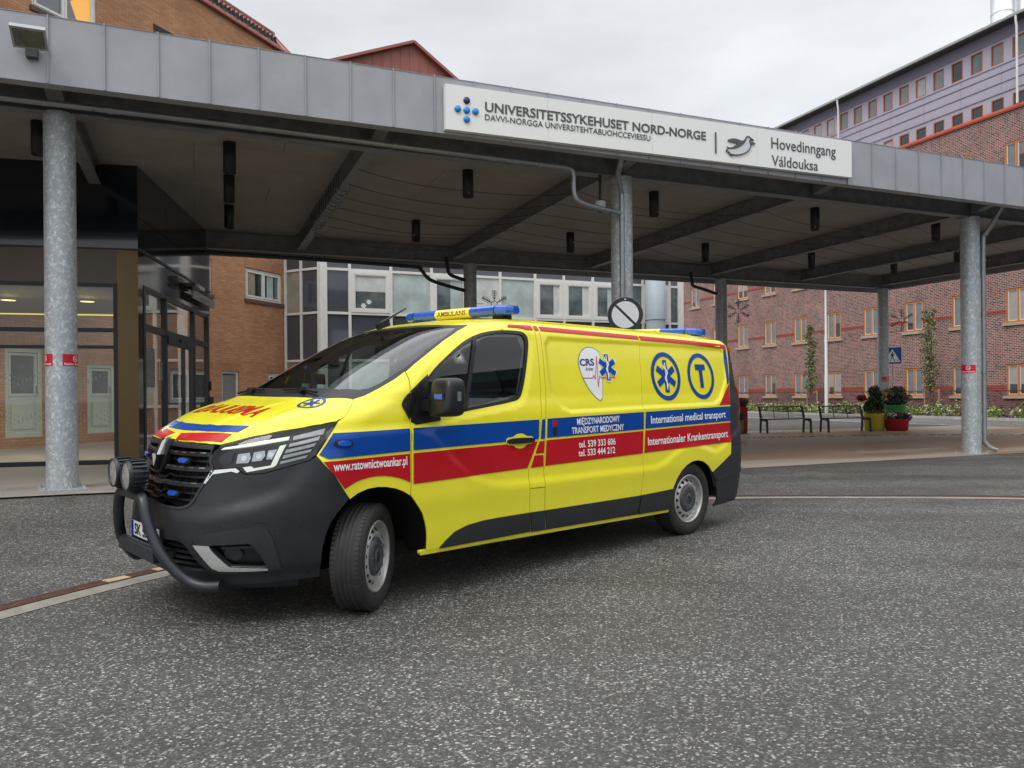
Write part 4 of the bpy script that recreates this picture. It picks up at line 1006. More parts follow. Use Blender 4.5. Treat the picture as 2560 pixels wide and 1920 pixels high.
M['redmetal'] = mat('red_metal_roof', (.31, .105, .075), .5, var=.12, vscale=2)
M['white_frame'] = mat('white_window_frame', (.74, .73, .69), .45, var=.05, vscale=6)
M['greypanel'] = mat('grey_glass_panel', (.070, .077, .092), .12, coat=.5, var=.2, vscale=.8)
M['curtain'] = mat('pale_curtain', (.42, .50, .49), .6, var=.30, vscale=1.3, coat=.6)
M['curtain2'] = mat('white_curtain', (.58, .60, .58), .6, var=.25, vscale=2.2, coat=.6)
M['curtain3'] = mat('beige_blind', (.30, .28, .21), .5, var=.35, vscale=1.2, coat=.7)
M['dimroom'] = mat('dim_room', (.10, .125, .125), .12, coat=.8, var=.75, vscale=1.5)
M['navy'] = mat('navy_glass', (.006, .009, .017), .10, coat=.7, var=.3, vscale=.7)
M['navyframe'] = mat('navy_frame', (.012, .014, .022), .4)
M['bronze'] = mat('bronze_panel', (.155, .096, .032), .32, metal=.35, var=.10, vscale=1.2, rvar=.08)
M['bronzedark'] = mat('dark_bronze_panel', (.085, .064, .047), .30, metal=.3, var=.12, vscale=1.2)
M['glossdark'] = mat('glossy_dark_panel', (.045, .040, .036), .07, metal=.45, var=.15, vscale=.6)
M['vglass'] = glass('vestibule_glass', (.86, .92, .88), wav=.02)
M['stickred'] = mat('sticker_red', (.53, .010, .030), .4)
M['signblack'] = mat('sign_black', (.012, .013, .017), .4)
M['signgrey'] = mat('sign_grey_white', (.62, .65, .66), .35)
M['signblue'] = mat('sign_blue', (.004, .065, .36), .4)
M['benchmetal'] = mat('bench_metal', (.035, .043, .046), .45, metal=.3)
M['benchwood'] = mat('bench_wood', (.07, .04, .03), .65, var=.2, vscale=14)
M['potyellow'] = mat('pot_yellow', (.62, .47, .05), .5, var=.05, vscale=3)
M['potred'] = mat('pot_red', (.42, .012, .022), .5, var=.06, vscale=3)
M['potgreen'] = mat('pot_green', (.035, .29, .055), .5, var=.06, vscale=3)
M['soil'] = mat('soil', (.05, .038, .028), .95, var=.3)
M['leaf'] = mat('leaf', (.055, .115, .026), .6, var=.45, vscale=3)
M['leaflight'] = mat('leaf_light', (.30, .38, .085), .6, var=.40, vscale=2.5)
M['leafdark'] = mat('leaf_dark', (.018, .042, .020), .6, var=.4, vscale=5)
M['flowerwhite'] = mat('flower_white', (.72, .70, .58), .7)
M['flowerviolet'] = mat('flower_violet', (.11, .035, .27), .7, var=.3, vscale=20)
M['flowerred'] = mat('flower_red', (.40, .025, .025), .7, var=.3, vscale=20)
M['floweryellow'] = mat('flower_yellow', (.66, .42, .03), .7)
M['flowerpink'] = mat('flower_pink', (.48, .16, .14), .7)
M['bark'] = mat('bark', (.12, .085, .055), .85, var=.25, vscale=20)
M['stake'] = mat('wood_stake', (.42, .27, .14), .8, var=.15, vscale=10)
M['kerb'] = mat('kerb_stone', (.42, .40, .36), .85, var=.25, vscale=6, bump=.3, bscale=60)
M['concrete'] = mat('drain_concrete', (.23, .215, .185), .8, var=.35, vscale=5, bump=.3, bscale=50)
M['rust'] = mat('rusty_grate', (.120, .062, .046), .75, metal=.2, var=.35, vscale=14)
M['galvduct'] = mat('duct_zinc', (.40, .46, .51), .6, metal=.0, var=.10, vscale=2)
M['ducttop'] = mat('duct_bright', (.62, .64, .66), .25, metal=.7, var=.06)
M['yellowline'] = mat('yellow_lamp_line', (.7, .6, .1), .4, emis=(.9, .75, .12), estr=.55)
M['warmlamp'] = mat('warm_lamp', (.8, .6, .3), .4, emis=(1, .72, .36), estr=1.1)
M['bulb'] = mat('tiny_bulb', (.35, .36, .36), .3)

def plaza_mat():
    m, nt, b = new_mat('plaza_paving'); L = nt.links; tc = node(nt, 'TexCoord')
    mp = node(nt, 'Mapping'); mp.inputs['Rotation'].default_value = (0, 0, -.39); L.new(tc.outputs['Object'], mp.inputs[0])
    ms = node(nt, 'Mapping'); ms.inputs['Scale'].default_value = (.16, .7, 1); L.new(mp.outputs[0], ms.inputs[0])
    n = node(nt, 'TexNoise'); n.inputs['Scale'].default_value = 1.1; n.inputs['Detail'].default_value = 5; n.inputs['Roughness'].default_value = .5; n.inputs['Distortion'].default_value = .6; L.new(ms.outputs[0], n.inputs['Vector'])
    cr_ = node(nt, 'ValToRGB'); e = cr_.color_ramp.elements; e[0].position = .36; e[0].color = (.25, .175, .10, 1); e[1].position = .64; e[1].color = (.36, .31, .265, 1)
    k = e.new(.46); k.color = (.275, .205, .135, 1); k = e.new(.50); k.color = (.325, .27, .215, 1)
    L.new(n.outputs[0], cr_.inputs[0])
    n2 = node(nt, 'TexNoise'); n2.inputs['Scale'].default_value = 55; n2.inputs['Detail'].default_value = 4; L.new(tc.outputs['Object'], n2.inputs['Vector'])
    mr = node(nt, 'MapRange'); mr.inputs['To Min'].default_value = .82; mr.inputs['To Max'].default_value = 1.18; L.new(n2.outputs[0], mr.inputs['Value'])
    mx = node(nt, 'Mix', data_type='RGBA', blend_type='MULTIPLY'); mx.inputs['Factor'].default_value = 1; L.new(cr_.outputs[0], mx.inputs['A']); L.new(mr.outputs[0], mx.inputs['B']); L.new(mx.outputs['Result'], b.inputs['Base Color'])
    rr = node(nt, 'MapRange'); rr.inputs['From Min'].default_value = .40; rr.inputs['From Max'].default_value = .58; rr.inputs['To Min'].default_value = .34; rr.inputs['To Max'].default_value = .62; L.new(n.outputs[0], rr.inputs['Value']); L.new(rr.outputs[0], b.inputs['Roughness'])
    return m
M['plaza'] = plaza_mat()
M['pavement'] = mat('pavement_concrete', (.30, .265, .235), .6, var=.22, vscale=1.6, bump=.1, bscale=90, rvar=.12)

# ------------------------------------------------------------------ canopy frame: s along the canopy, p away from the camera
DS = Vector((.924988, .379995, 0)); DP = Vector((-.379995, .924988, 0)); UP = Vector((0, 0, 1))
def CP(s, p, z=0.): return DS*s + DP*p + UP*z
CANG = math.atan2(DS.y, DS.x)

# ------------------------------------------------------------------ ground
vm = van.matrix_world; vo, vz = vm.translation, (vm.to_3x3() @ Vector((0, 0, 1)))
vc = vm @ Vector((-1.75, 0, 0))
def gz(x, y):
    s = x*DS.x + y*DS.y; p = x*DP.x + y*DP.y
    rise = .15 * float(smooth01((p - 8.6)/2.2)) * float(smooth01((2.2 - s)/3.0))
    d = math.hypot(x - vc.x, y - vc.y); w = float(smooth01((6.2 - d)/3.4))
    zp = -(vz.x*(x - vo.x) + vz.y*(y - vo.y)) / vz.z
    return rise*(1 - w) + zp*w
xs = [-600, -150, -60, -30] + list(np.arange(-16, 26.01, .5)) + [30, 38, 50, 70, 150, 600]
ys = [-300, -80, -30, -12] + list(np.arange(-5, 34.01, .5)) + [38, 45, 60, 80, 150, 700]
mb = MB(); nx = len(xs)
mb.add([(x, y, gz(x, y)) for y in ys for x in xs], [(j*nx + i, j*nx + i + 1, (j+1)*nx + i + 1, (j+1)*nx + i) for j in range(len(ys)-1) for i in range(nx-1)], 0, True)
g = mb.build('ground', M['asphalt']); tag(g, kind='structure')
def sheet(name, poly, h, m, kind='structure', step=.5, dz=None):
    """flat sheet following the ground, h above it"""
    pts = resample(poly, step); x0, x1 = min(p[0] for p in pts), max(p[0] for p in pts); y0, y1 = min(p[1] for p in pts), max(p[1] for p in pts)
    n = len(pts); gx, gy = np.meshgrid(np.arange(x0 + step/2, x1, step), np.arange(y0 + step/2, y1, step)); gp = np.stack([gx.ravel(), gy.ravel()], 1)
    if len(gp): gp = gp[sdf(gp, poly) < -step*.4]
    V, _, F, *_r = delaunay_2d_cdt([Vector(p) for p in pts] + [Vector(p) for p in gp], [(i, (i+1) % n) for i in range(n)], [], 0, 1e-6)
    V = np.array([tuple(v) for v in V]); F = [tuple(f) for f in F]; ok = sdf(np.array([V[list(f)].mean(0) for f in F]), poly) < 0
    mb = MB(); mb.add([(x, y, gz(x, y) + h) for x, y in V], [f for f, k in zip(F, ok) if k])
    o = mb.build(name, m); tag(o, kind=kind); return o
P2d = lambda s, p: tuple(CP(s, p))[:2]
plz = [P2d(s, p) for s, p in ((3.2,11.15),(6,11.17),(9,11.12),(13,11.15),(18,11.15),(28,11.15),(34,12.2),(34,20.5),(27,20.9),(19,21.6),(10,22.6),(3.2,23.5))]
sheet('plaza_paving', plz, .005, M['plaza'])
# raised pavement by the entrance
pv = [P2d(s, p) for s, p in ((-14,10.85),(-4,10.86),(-.4,10.88),(3.2,11.0),(3.2,24),(-14,24))]
sheet('pavement', pv, .022, M['pavement'])
# cobble course across the plaza
mb = MB(); rnd = random.Random(3)
cpts = [P2d(s, p) for s, p in ((10.5,18.9),(13,18.7),(16,18.3),(19.2,17.6),(21.5,16.6),(24,15.0),(27,13.0))]
cps = dense([(a, b, 0) for a, b in cpts], 60)
for k, q in enumerate(cps):
    for j in (-.07, .07):
        t = (cps[min(k+1, len(cps)-1)] - cps[max(k-1, 0)]).normalized(); nn = Vector((-t.y, t.x, 0)); c_ = q + nn*j + Vector((rnd.uniform(-.01, .01), rnd.uniform(-.01, .01), 0))
        mb.obox((c_.x, c_.y, .004 + rnd.uniform(0, .006)), t*rnd.uniform(.035, .048), nn*rnd.uniform(.05, .06), (0, 0, .012), rnd.randint(0, 1))
o = mb.build('cobble_strip', [M['kerb'], mat('dark_cobble', (.12, .11, .10), .7)]); tag(o, kind='structure')
# drain channel arc: rusty grate with a concrete edge
ac, ar = Vector((4.47, 1.34)), 8.52
def arc(r, a): return (ac.x + r*math.cos(a), ac.y + r*math.sin(a))
A0, A1 = math.radians(178), math.radians(42)
angs = np.linspace(A0, A1, 130)
def band(name, r0, r1, h, m):
    mb = MB(); vs = []
    for a in angs:
        for r in (r0, r1): x, y = arc(r, a); vs.append((x, y, gz(x, y) + h))
    mb.add(vs, [(2*i, 2*i+1, 2*i+3, 2*i+2) for i in range(len(angs)-1)]); o = mb.build(name, m); tag(o, kind='structure'); return o
band('drain_edge', ar - .16, ar + .012, .004, M['concrete'])
band('drain_channel', ar + .012, ar + .135, .003, M['gap'])
mb = MB()
for i in range(1500):
    a = A0 + (A1 - A0)*i/1500
    if i > 1100 and i % 2: continue
    x, y = arc(ar + .073, a); t = Vector((-math.sin(a), math.cos(a), 0)); r_ = Vector((math.cos(a), math.sin(a), 0)); z = gz(x, y)
    mb.obox((x, y, z + .006), t*.0042, r_*.058, (0, 0, .004))
for rr in (.018, .045, .075, .105, .130):
    pts = [(*arc(ar + rr, a), 0) for a in angs[::1]]
    for p_, q_ in zip(pts, pts[1:]): mb.beam((p_[0], p_[1], gz(p_[0], p_[1]) + .008), (q_[0], q_[1], gz(q_[0], q_[1]) + .008), .009, .008)
o = mb.build('drain_grate', M['rust']); tag(o, 'long curved rusty drain grate running under the ambulance', 'drain')
mb = MB()      # pale patches laid in a gap of the grate
for k, (a, l) in enumerate(((149.6, .17), (147.0, .16))):
    a = math.radians(a); x, y = arc(ar + .06, a); t = Vector((-math.sin(a), math.cos(a), 0)); r_ = Vector((math.cos(a), math.sin(a), 0)); mb.obox((x, y, gz(x, y) + .012), t*l/2, r_*.05, (0, 0, .003))
o = mb.build('drain_cover', mat('pale_cover', (.42, .33, .20), .8, var=.3, vscale=9)); tag(o, 'pale broken cover pieces lying on the rusty drain grate by the bull bar', 'cover')

# road beyond the plaza, kerbs and planted strip (red building frame: t towards the camera side)
RO = Vector((21.87, 43, 0)); RT = Vector((.363, -.932, 0)); RT.normalize(); RN = Vector((RT.y, -RT.x, 0))     # RN into the building?
if RN.dot(RO) < 0: RN = -RN
def RB_(t, d, z=0.): return RO + RT*t - RN*d + UP*z     # d metres in front of the facade
rd = [tuple(RB_(t, d))[:2] for t, d in ((-36,2.7),(-36,11.5),(-12,9.4),(12,9.0),(26,9.0),(26,2.7))]
sheet('road', [tuple(RB_(t, d))[:2] for t, d in ((-40,3.4),(-40,9.6),(-15,9.3),(0,9.0),(30,9.0),(30,3.4))], .006, M['road'], step=1.5)
mb = MB()
for k in range(34):
    t = -38 + k*2; mb.obox(RB_(t, 3.3, .06), RT*.985, RN*.10, UP*.07)
o = mb.build('kerb', M['kerb']); tag(o, kind='structure')
mb = MB()
for k in range(34):
    t = -38 + k*2; mb.obox(RB_(t, 9.2 + max(0, -(t+8))*.03, .010), RT*.98, RN*.09, UP*.012)
o = mb.build('kerb', M['kerb']); tag(o, kind='structure')
mb = MB()
for k in range(6):
    mb.obox(RB_(-14 + 4*k, 5.8, .011), RT*.9, RN*.05, UP*.001)
o = mb.build('road_marking', M['white_paint']); tag(o, kind='structure')
mb = MB(); mb.obox(RB_(-8, 1.6, .05), RT*34, RN*1.62, UP*.06); o = mb.build('planting_bed', M['soil']); tag(o, kind='structure')

def leaf_cloud(mb, c, r, n, size, mats, rnd, shape=None, up=.3):
    """many small leaf faces through an ellipsoid volume"""
    for _ in range(n):
        while True:
            v = Vector((rnd.uniform(-1, 1), rnd.uniform(-1, 1), rnd.uniform(-1, 1)))
            if v.length <= 1 and (v.length > .35 or rnd.random() < .4): break
        p = Vector((c[0] + v.x*r[0], c[1] + v.y*r[1], c[2] + v.z*r[2]))
        if p.z < .03: continue
        a = Vector((rnd.gauss(0, 1), rnd.gauss(0, 1), rnd.gauss(0, 1) + up)).normalized(); b = a.orthogonal().normalized(); b.rotate(Matrix.Rotation(rnd.uniform(0, 6.3), 3, a)); c2 = a.cross(b)
        s_ = size*rnd.uniform(.6, 1.3)
        mb.add([p - b*s_, p + c2*s_*.5, p + b*s_, p - c2*s_*.5], [(0, 1, 2, 3)], rnd.choice(mats))
rnd = random.Random(11)
mb = MB()
for k in range(300):
    t = -22 + 50*k/300 + rnd.uniform(-.1, .1); d = rnd.uniform(.9, 2.9); h = rnd.uniform(.34, .66) + (.15 if d < 1.6 else 0)
    leaf_cloud(mb, RB_(t, d, .12 + h*.45), (.33, .33, h*.62), 60, .065, [0, 0, 0, 1, 1, 2] if rnd.random() < .6 else [0, 0, 1, 1, 3], rnd)
o = mb.build('ground_cover', [M['leaflight'], M['leaf'], M['flowerwhite'], M['leafdark']]); tag(o, kind='stuff', label='low flowering hedge planted along the red brick building', cat='hedge')

# ------------------------------------------------------------------ walls with openings
def wall_faces(mb, x0, x1, z0, z1, holes, mi=0, y=0., depth=.12, mi_rev=None):
    """wall in the local xz plane facing -y, with reveals going back to +y"""
    X = sorted({x0, x1, *[h[0] for h in holes], *[h[1] for h in holes]}); Z = sorted({z0, z1, *[h[2] for h in holes], *[h[3] for h in holes]})
    X = [x for x in X if x0 <= x <= x1]; Z = [z for z in Z if z0 <= z <= z1]
    for i in range(len(X)-1):
        for j in range(len(Z)-1):
            cx, cz = (X[i]+X[i+1])/2, (Z[j]+Z[j+1])/2
            if any(h[0] < cx < h[1] and h[2] < cz < h[3] for h in holes): continue
            mb.add([(X[i],y,Z[j]),(X[i+1],y,Z[j]),(X[i+1],y,Z[j+1]),(X[i],y,Z[j+1])], [(0, 1, 2, 3)], mi)
    r = mi if mi_rev is None else mi_rev
    for a, b, c, d in holes:
        mb.add([(a,y,c),(a,y+depth,c),(a,y+depth,d),(a,y,d)], [(0, 1, 2, 3)], r); mb.add([(b,y,c),(b,y,d),(b,y+depth,d),(b,y+depth,c)], [(0, 1, 2, 3)], r)
        mb.add([(a,y,d),(a,y+depth,d),(b,y+depth,d),(b,y,d)], [(0, 1, 2, 3)], r); mb.add([(a,y,c),(b,y,c),(b,y+depth,c),(a,y+depth,c)], [(0, 1, 2, 3)], r)
def frame_rect(mb, x0, x1, z0, z1, w, y0, y1, mi=0, mull=()):
    mb.box((x0, y0, z0), (x0+w, y1, z1), mi); mb.box((x1-w, y0, z0), (x1, y1, z1), mi)
    mb.box((x0+w, y0, z0), (x1-w, y1, z0+w), mi); mb.box((x0+w, y0, z1-w), (x1-w, y1, z1), mi)
    for m_ in mull: mb.box((m_-w*.6, y0+.002, z0+w), (m_+w*.6, y1-.002, z1-w), mi)
# ------------------------------------------------------------------ canopy
def strip(mb, pts, m=0): pass
canopy = empty('entrance_canopy', CP(0, 10.6)); canopy.rotation_euler = (0, 0, CANG)
tag(canopy, 'long grey entrance canopy with sheet metal edge over the ambulance', 'canopy')
# canopy parts in local coordinates: x = s, y = p - 10.6, z
ZB, ZT, ZS = 5.12, 5.925, 5.52
S0, S1, PB = -9.0, 23.9, 21.5 - 10.6
mb = MB()
mb.box((S0, 0, ZB), (S1, .06, ZT)); mb.box((S0, .06, ZB + .015), (S1, .22, ZB + .04)); mb.box((S0, .06, ZT - .05), (S1, .5, ZT - .02))
k = -8.79
while k < S1: mb.box((k - .007, -.022, ZB + .004), (k + .007, 0, ZT + .012)); k += .599
mb.box((S0, -.008, ZT), (S1, .5, ZT + .006))
mb.box((S1 - .06, .06, ZB), (S1, PB, ZT)); k = .4
while k < PB: mb.box((S1, k - .007, ZB), (S1 + .02, k + .007, ZT + .01)); k += .599
mb.box((S0, PB - .06, ZB - .08), (S1 - .06, PB, ZT))
mb.build('fascia', M['zinc'], canopy)
mb = MB(); mb.box((S0, .5, ZS + .04), (S1 - .06, PB - .06, ZS + .30)); mb.build('roof_deck', M['zincdark'], canopy)
mb = MB(); y = .62; rows = []
joints = [-6, -3.1, 0, 4.3, 8.5, 13, 17.3]
while y < PB - .7:
    xs_ = [S0] + [j + (.0 if int(y*1.2) % 2 else 1.4) for j in joints] + [S1 - .06]
    for a, b in zip(xs_, xs_[1:]): mb.box((a + .004, y + .004, ZS), (b - .004, min(y + 1.2, PB - .06) - .004, ZS + .03))
    y += 1.2
mb.build('soffit', M['soffit'], canopy)
def ibeam(p, q, w, h, mb=None):
    """I section, top at the given height"""
    mb = mb or MB(); p, q = Vector(p), Vector(q); d = (q - p).normalized(); s_ = d.cross(UP)
    mb.beam(p - UP*(h - .009), q - UP*(h - .009), w, .018); mb.beam(p - UP*.009, q - UP*.009, w, .018); mb.beam(p - UP*(h/2), q - UP*(h/2), .014, h - .036)
    return mb
for yy, hh in ((.99, .44), (10.10, .44)):
    ibeam((S0 + .1, yy, ZS - .002), (S1 - .3, yy, ZS - .002), .20, hh).build('main_beam', M['steel'], canopy)
for x in (-5.9, -1.63, 2.55, 6.76, 11.1, 15.47, 19.2, 22.9):
    mb = ibeam((x, 1.10, ZS - .002), (x, 9.99, ZS - .002), .19, .36)
    mb.prism([(0, 0), (0, -.36), (-.86, -.20), (-.86, 0)], (x - .095, .88, ZS - .002), (0, 1, 0), (0, 0, 1), (.19, 0, 0))
    mb.prism([(0, 0), (0, -.36), (.65, -.22), (.65, 0)], (x - .095, 10.21, ZS - .002), (0, 1, 0), (0, 0, 1), (.19, 0, 0))
    for a in (-1, 1): mb.box((x + a*.05 - .015, 1.04, ZS - .40), (x + a*.05 + .015, 1.09, ZS - .37))
    mb.build('cross_beam', M['steel'], canopy)

# columns
def nosmoke(mb, th0, th1, z0, z1, r, mirror_txt=True):
    """red wrap-around sticker: cyl(a, z) maps to the column face; a grows to the right seen from the camera"""
    def cyl(a, z, rr): return (rr*math.sin(a), -rr*math.cos(a), z)
    n = 14; vs = [cyl(th0 + (th1 - th0)*i/n, z, r + .0015) for z in (z0, z1) for i in range(n + 1)]
    mb.add(vs, [(i, i+1, n+2+i, n+1+i) for i in range(n)], 0, True)
    H = z1 - z0; ca, cz, R_ = th0 + (th1 - th0)*.56, z0 + H*.63, H*.27
    def rg(ro, ri, mi):
        m_ = 26; vs = []
        for k in range(m_):
            t = 2*PI*k/m_
            for q in (ro, ri): vs.append(cyl(ca + q*math.cos(t)/r, cz + q*math.sin(t), r + .0028))
        mb.add(vs, [(2*k, 2*((k+1) % m_), 2*((k+1) % m_)+1, 2*k+1) for k in range(m_)], mi)
    rg(R_, R_*.80, 1)
    def bar_(x0, y0, x1, y1, w):
        d = Vector((x1-x0, y1-y0)); nrm = Vector((-d.y, d.x)).normalized()*w
        q = [(x0+nrm.x, y0+nrm.y), (x1+nrm.x, y1+nrm.y), (x1-nrm.x, y1-nrm.y), (x0-nrm.x, y0-nrm.y)]
        mb.add([cyl(ca + a/r, cz + b, r + .0030) for a, b in q], [(0, 1, 2, 3)], 1)
    bar_(-R_*.62, R_*.62, R_*.62, -R_*.62, R_*.09); bar_(-R_*.55, -R_*.12, R_*.5, -R_*.12, R_*.09); bar_(R_*.3, 0, R_*.45, R_*.35, R_*.06)
    w_ = (th1 - th0)*r
    V, F = fit_text('Røyking forbudt', (w_*.06, 0, w_*.94, H*.155), bold=.02, ref='R')
    mb.add([cyl(th0 + a/r, z0 + H*.10 + b, r + .0028) for a, b in V], F, 1)
def column(s, p, z0, label, grp, stick=(), dark=False, r=.187):
    c = CP(s, p); o = empty('support_column', (c.x, c.y, z0)); o.rotation_euler = (0, 0, -math.atan2(c.x, c.y)); tag(o, label, 'column', grp)
    top = ZS - .44 - z0
    mb = MB(); mb.lathe([(r, .012), (r, top)], n=48); mb.build('shaft', M['galv'], o)
    mb = MB(); mb.box((-.27, -.27, 0), (.27, .27, .014))
    for i in (-1, 1):
        for j in (-1, 1): mb.lathe([(.022, .014), (.022, .036), (.012, .036), (.012, .055), (0, .055)], (.225*i, .225*j, 0), 6, smooth=False)
    mb.build('base_plate', M['galv'], o).rotation_euler = (0, 0, CANG + math.atan2(c.x, c.y) + .25)
    mb = MB(); mb.box((-.25, -.13, top - .016), (.25, .13, top)); mb.build('cap_plate', M['steel'], o).rotation_euler = (0, 0, CANG + math.atan2(c.x, c.y))
    for th0, th1, za, zb in stick:
        mb = MB(); nosmoke(mb, math.radians(th0), math.radians(th1), za - z0, zb - z0, r); mb.build('no_smoking_sticker', [M['stickred'], M['white']], o)
    return o
cg = 'galvanised columns of the canopy'
column(-1.63, 11.59, .168, 'thick galvanised column nearest the glass entrance with two red no smoking stickers', cg, ((4, 98, 1.775, 1.93), (-125, -31, 1.775, 1.93), (150, 238, 1.775, 1.93)))
column(6.84, 11.59, 0, 'galvanised column behind the van roof and the round black and white sign', cg)
column(15.47, 11.59, 0, 'galvanised column at the right edge with a drainpipe on its right side', cg, ((-72, 28, 1.73, 1.905),))
column(7.25, 20.72, 0, 'dark shaded column seen just above the front light bar', cg)
column(15.95, 20.72, 0, 'dark shaded column rising behind the rear end of the van', cg)
column(23.1, 20.72, 0, 'shaded galvanised column rising out of the flower pots', cg, ((-14, 92, 1.70, 1.88),))

# hanging cylinder lamps
def lamp_at(s, p):
    o = empty('ceiling_lamp', CP(s, p, ZS)); mb = MB(); mb.lathe([(0, 0), (.100, 0), (.102, -.004), (.102, -.50), (.094, -.50), (.088, -.46), (.03, -.44), (0, -.44)], n=28); mb.build('housing', M['lampblack'], o)
    mb = MB(); mb.lathe([(.086, -.462), (0, -.45)], n=24); mb.build('reflector', M['reflector'], o); return o
LG = 'black cylinder lamps under the canopy'
proto_lamp = lamp_at(.54, 13.4)
lamps = [((.54,13.4),'black cylinder lamp nearest the camera in the row of three beside the entrance'), ((.61,15.4),'middle black cylinder lamp in the row of three beside the entrance'), ((.70,17.8),'farthest black cylinder lamp in the row of three beside the entrance'),
 ((4.7,13.5),'black cylinder lamp hanging between the first cross beam and the drainpipe elbow'), ((4.88,17.8),'small black cylinder lamp hanging over the van windscreen'), ((8.8,13.6),'black cylinder lamp just right of the column with the dome camera'),
 ((8.98,17.8),'black cylinder lamp at the back just left of the column with the dome camera'), ((13.0,13.5),'black cylinder lamp hanging under the words on the right end of the sign'), ((13.18,17.8),'black cylinder lamp at the back above the van roof rear end'),
 ((16.7,13.4),'black cylinder lamp just left of the right edge column'), ((16.9,17.7),'black cylinder lamp above the crossing with the thin white lamp post'), ((20.1,17.6),'black cylinder lamp at the far corner above the flower pots'), ((20.05,15.4),'black cylinder lamp partly behind the right edge column'), ((-2.16,13.4),'black cylinder lamp half hidden behind the column by the entrance')]
for i, ((s, p), lb) in enumerate(lamps):
    o = proto_lamp if i == 0 else copy_tree(proto_lamp); o.location = CP(s, p, ZS); tag(o, lb, 'lamp', LG)

# string lights
rnd = random.Random(5)
for i, (p, lb) in enumerate(((12.9,'nearest thin light string under the canopy'), (13.8,'second thin light string from the front under the canopy'), (14.7,'third thin light string from the front under the canopy'), (15.6,'middle thin light string under the canopy'), (16.5,'third thin light string from the back under the canopy'), (17.4,'second thin light string from the back under the canopy'), (18.3,'farthest thin light string under the canopy'))):
    mb = MB(); bays = [2.55, 6.76, 11.1, 15.47, 19.2, 22.9]; pts = []
    for a, b in zip(bays, bays[1:]):
        sag = rnd.uniform(.10, .26)
        for k in range(13):
            t = k/13; pts.append(CP(a + (b - a)*t, p + .05*math.sin(t*9 + i), ZS - .37 - sag*4*t*(1 - t)))
    mb.tube(pts, .0045, 5, cap=False)
    for q in pts[::2]: mb.obox(q - UP*.022, (.006, 0, 0), (0, .006, 0), (0, 0, .018), 1)
    o = mb.build('string_light', [M['lampblack'], M['bulb']]); tag(o, lb + ', strung beam to beam', 'light string', 'light strings under the canopy')
mb = MB(); rnd = random.Random(8)      # bundle of cable wound round the first cross beam
for k in range(13):
    p = 14.2 + k*.30 + rnd.uniform(-.05, .05); w = .10; z0 = ZS - .37
    q = [CP(2.55 - w, p, ZS - .02), CP(2.55 - w - .01, p + .02, z0 - .012), CP(2.55, p + .05, z0 - .03 - rnd.uniform(0, .02)), CP(2.55 + w + .01, p + .07, z0 - .012), CP(2.55 + w, p + .09, ZS - .02)]
    mb.tube(q, .006, 5, cap=False)
    for _ in range(4): a = rnd.choice(q[1:4]); mb.obox(a + Vector((rnd.uniform(-.07, .07), rnd.uniform(-.07, .07), -.02)), (.02, 0, 0), (0, .006, 0), (0, 0, .006), 1)
o = mb.build('string_light', [M['lampblack'], M['bulb']]); tag(o, 'tangled light string wound round the beam left of the drainpipe elbow', 'light string', 'light strings under the canopy')

# ------------------------------------------------------------------ hospital sign
sg = empty('hospital_sign', CP(3.325, 10.50, 5.153)); sg.rotation_euler = Matrix(((DS.x, DP.x, 0), (DS.y, DP.y, 0), (0, 0, 1))).to_euler(); SL = .0085
tag(sg, 'long white hospital name board with grey lettering on the canopy edge', 'sign')
SLM = lambda x, z: z + SL*x
mb = MB(); Wd = 7.655
for a, b in ((0, 1.61), (1.614, 3.446), (3.450, 5.53), (5.534, Wd)):
    mb.add([(a,0,SLM(a,0)),(b,0,SLM(b,0)),(b,0,SLM(b,.648)),(a,0,SLM(a,.648)),(a,.09,SLM(a,0)),(b,.09,SLM(b,0)),(b,.09,SLM(b,.648)),(a,.09,SLM(a,.648))], [(0,1,2,3),(5,4,7,6),(1,0,4,5),(3,2,6,7),(0,3,7,4),(2,1,5,6)])
mb.build('board', M['signwhite'], sg)
def relief_text(txt, x0, x1, z0, z1, bold, name, y=-.009, m=None, ref='H', d=.008):
    V, F = fit_text(txt, (x0, 0, x1, z1 - z0), bold=bold, ref=ref); V[:, 1] += z0
    mb = MB(); n = len(V); fr = [(a, y, SLM(a, b)) for a, b in V]; bk = [(a, y + d, SLM(a, b)) for a, b in V]
    ed = {}
    for f in F:
        for i in range(len(f)):
            e = (f[i], f[(i+1) % len(f)]); ed[e] = 1
    side_ = [e for e in ed if (e[1], e[0]) not in ed]
    mb.add(fr + bk, [tuple(f) for f in F]); mb.add(fr + bk, [(a, n+a, n+b, b) for a, b in side_])
    return mb.build(name, m or M['letter'], sg)
X = lambda s: s - 3.325
relief_text('UNIVERSITETSSYKEHUSET NORD-NORGE', X(3.927), X(7.805), .325, .461, .016, 'lettering')
relief_text('DAVVI-NORGGA UNIVERSITEHTABUOHCCEVIESSU', X(3.925), X(6.733), .198, .283, -.004, 'lettering')
relief_text('Hovedinngang', X(9.157), X(10.598), .337, .522, .0, 'lettering')
relief_text('Váldouksa', X(9.163), X(10.187), .043, .221, .0, 'lettering')
mb = MB(); mb.box((X(7.985), -.02, SLM(4.66, .128)), (X(8.005), -.002, SLM(4.66, .475))); mb.build('divider_bar', M['letter'], sg)
for (s, z), m_ in (((3.643, 5.598), 'dotnavy'), ((3.507, 5.459), 'dotblue'), ((3.642, 5.457), 'dotblue'), ((3.775, 5.455), 'dotblue'), ((3.641, 5.325), 'dotblue')):
    mb = MB(); mb.lathe([(0, -.02), (.049, -.02), (.049, -.002)], (X(s), 0, z - 5.153), 28, 'y'); mb.build('emblem_dot', M[m_], sg)
def pg(l): return [(X(8.198 + .000916*(x - 257.6)), 5.30 - 5.153 + .000757*((616.8 - y) + .122*(x - 257.6))) for x, y in l]
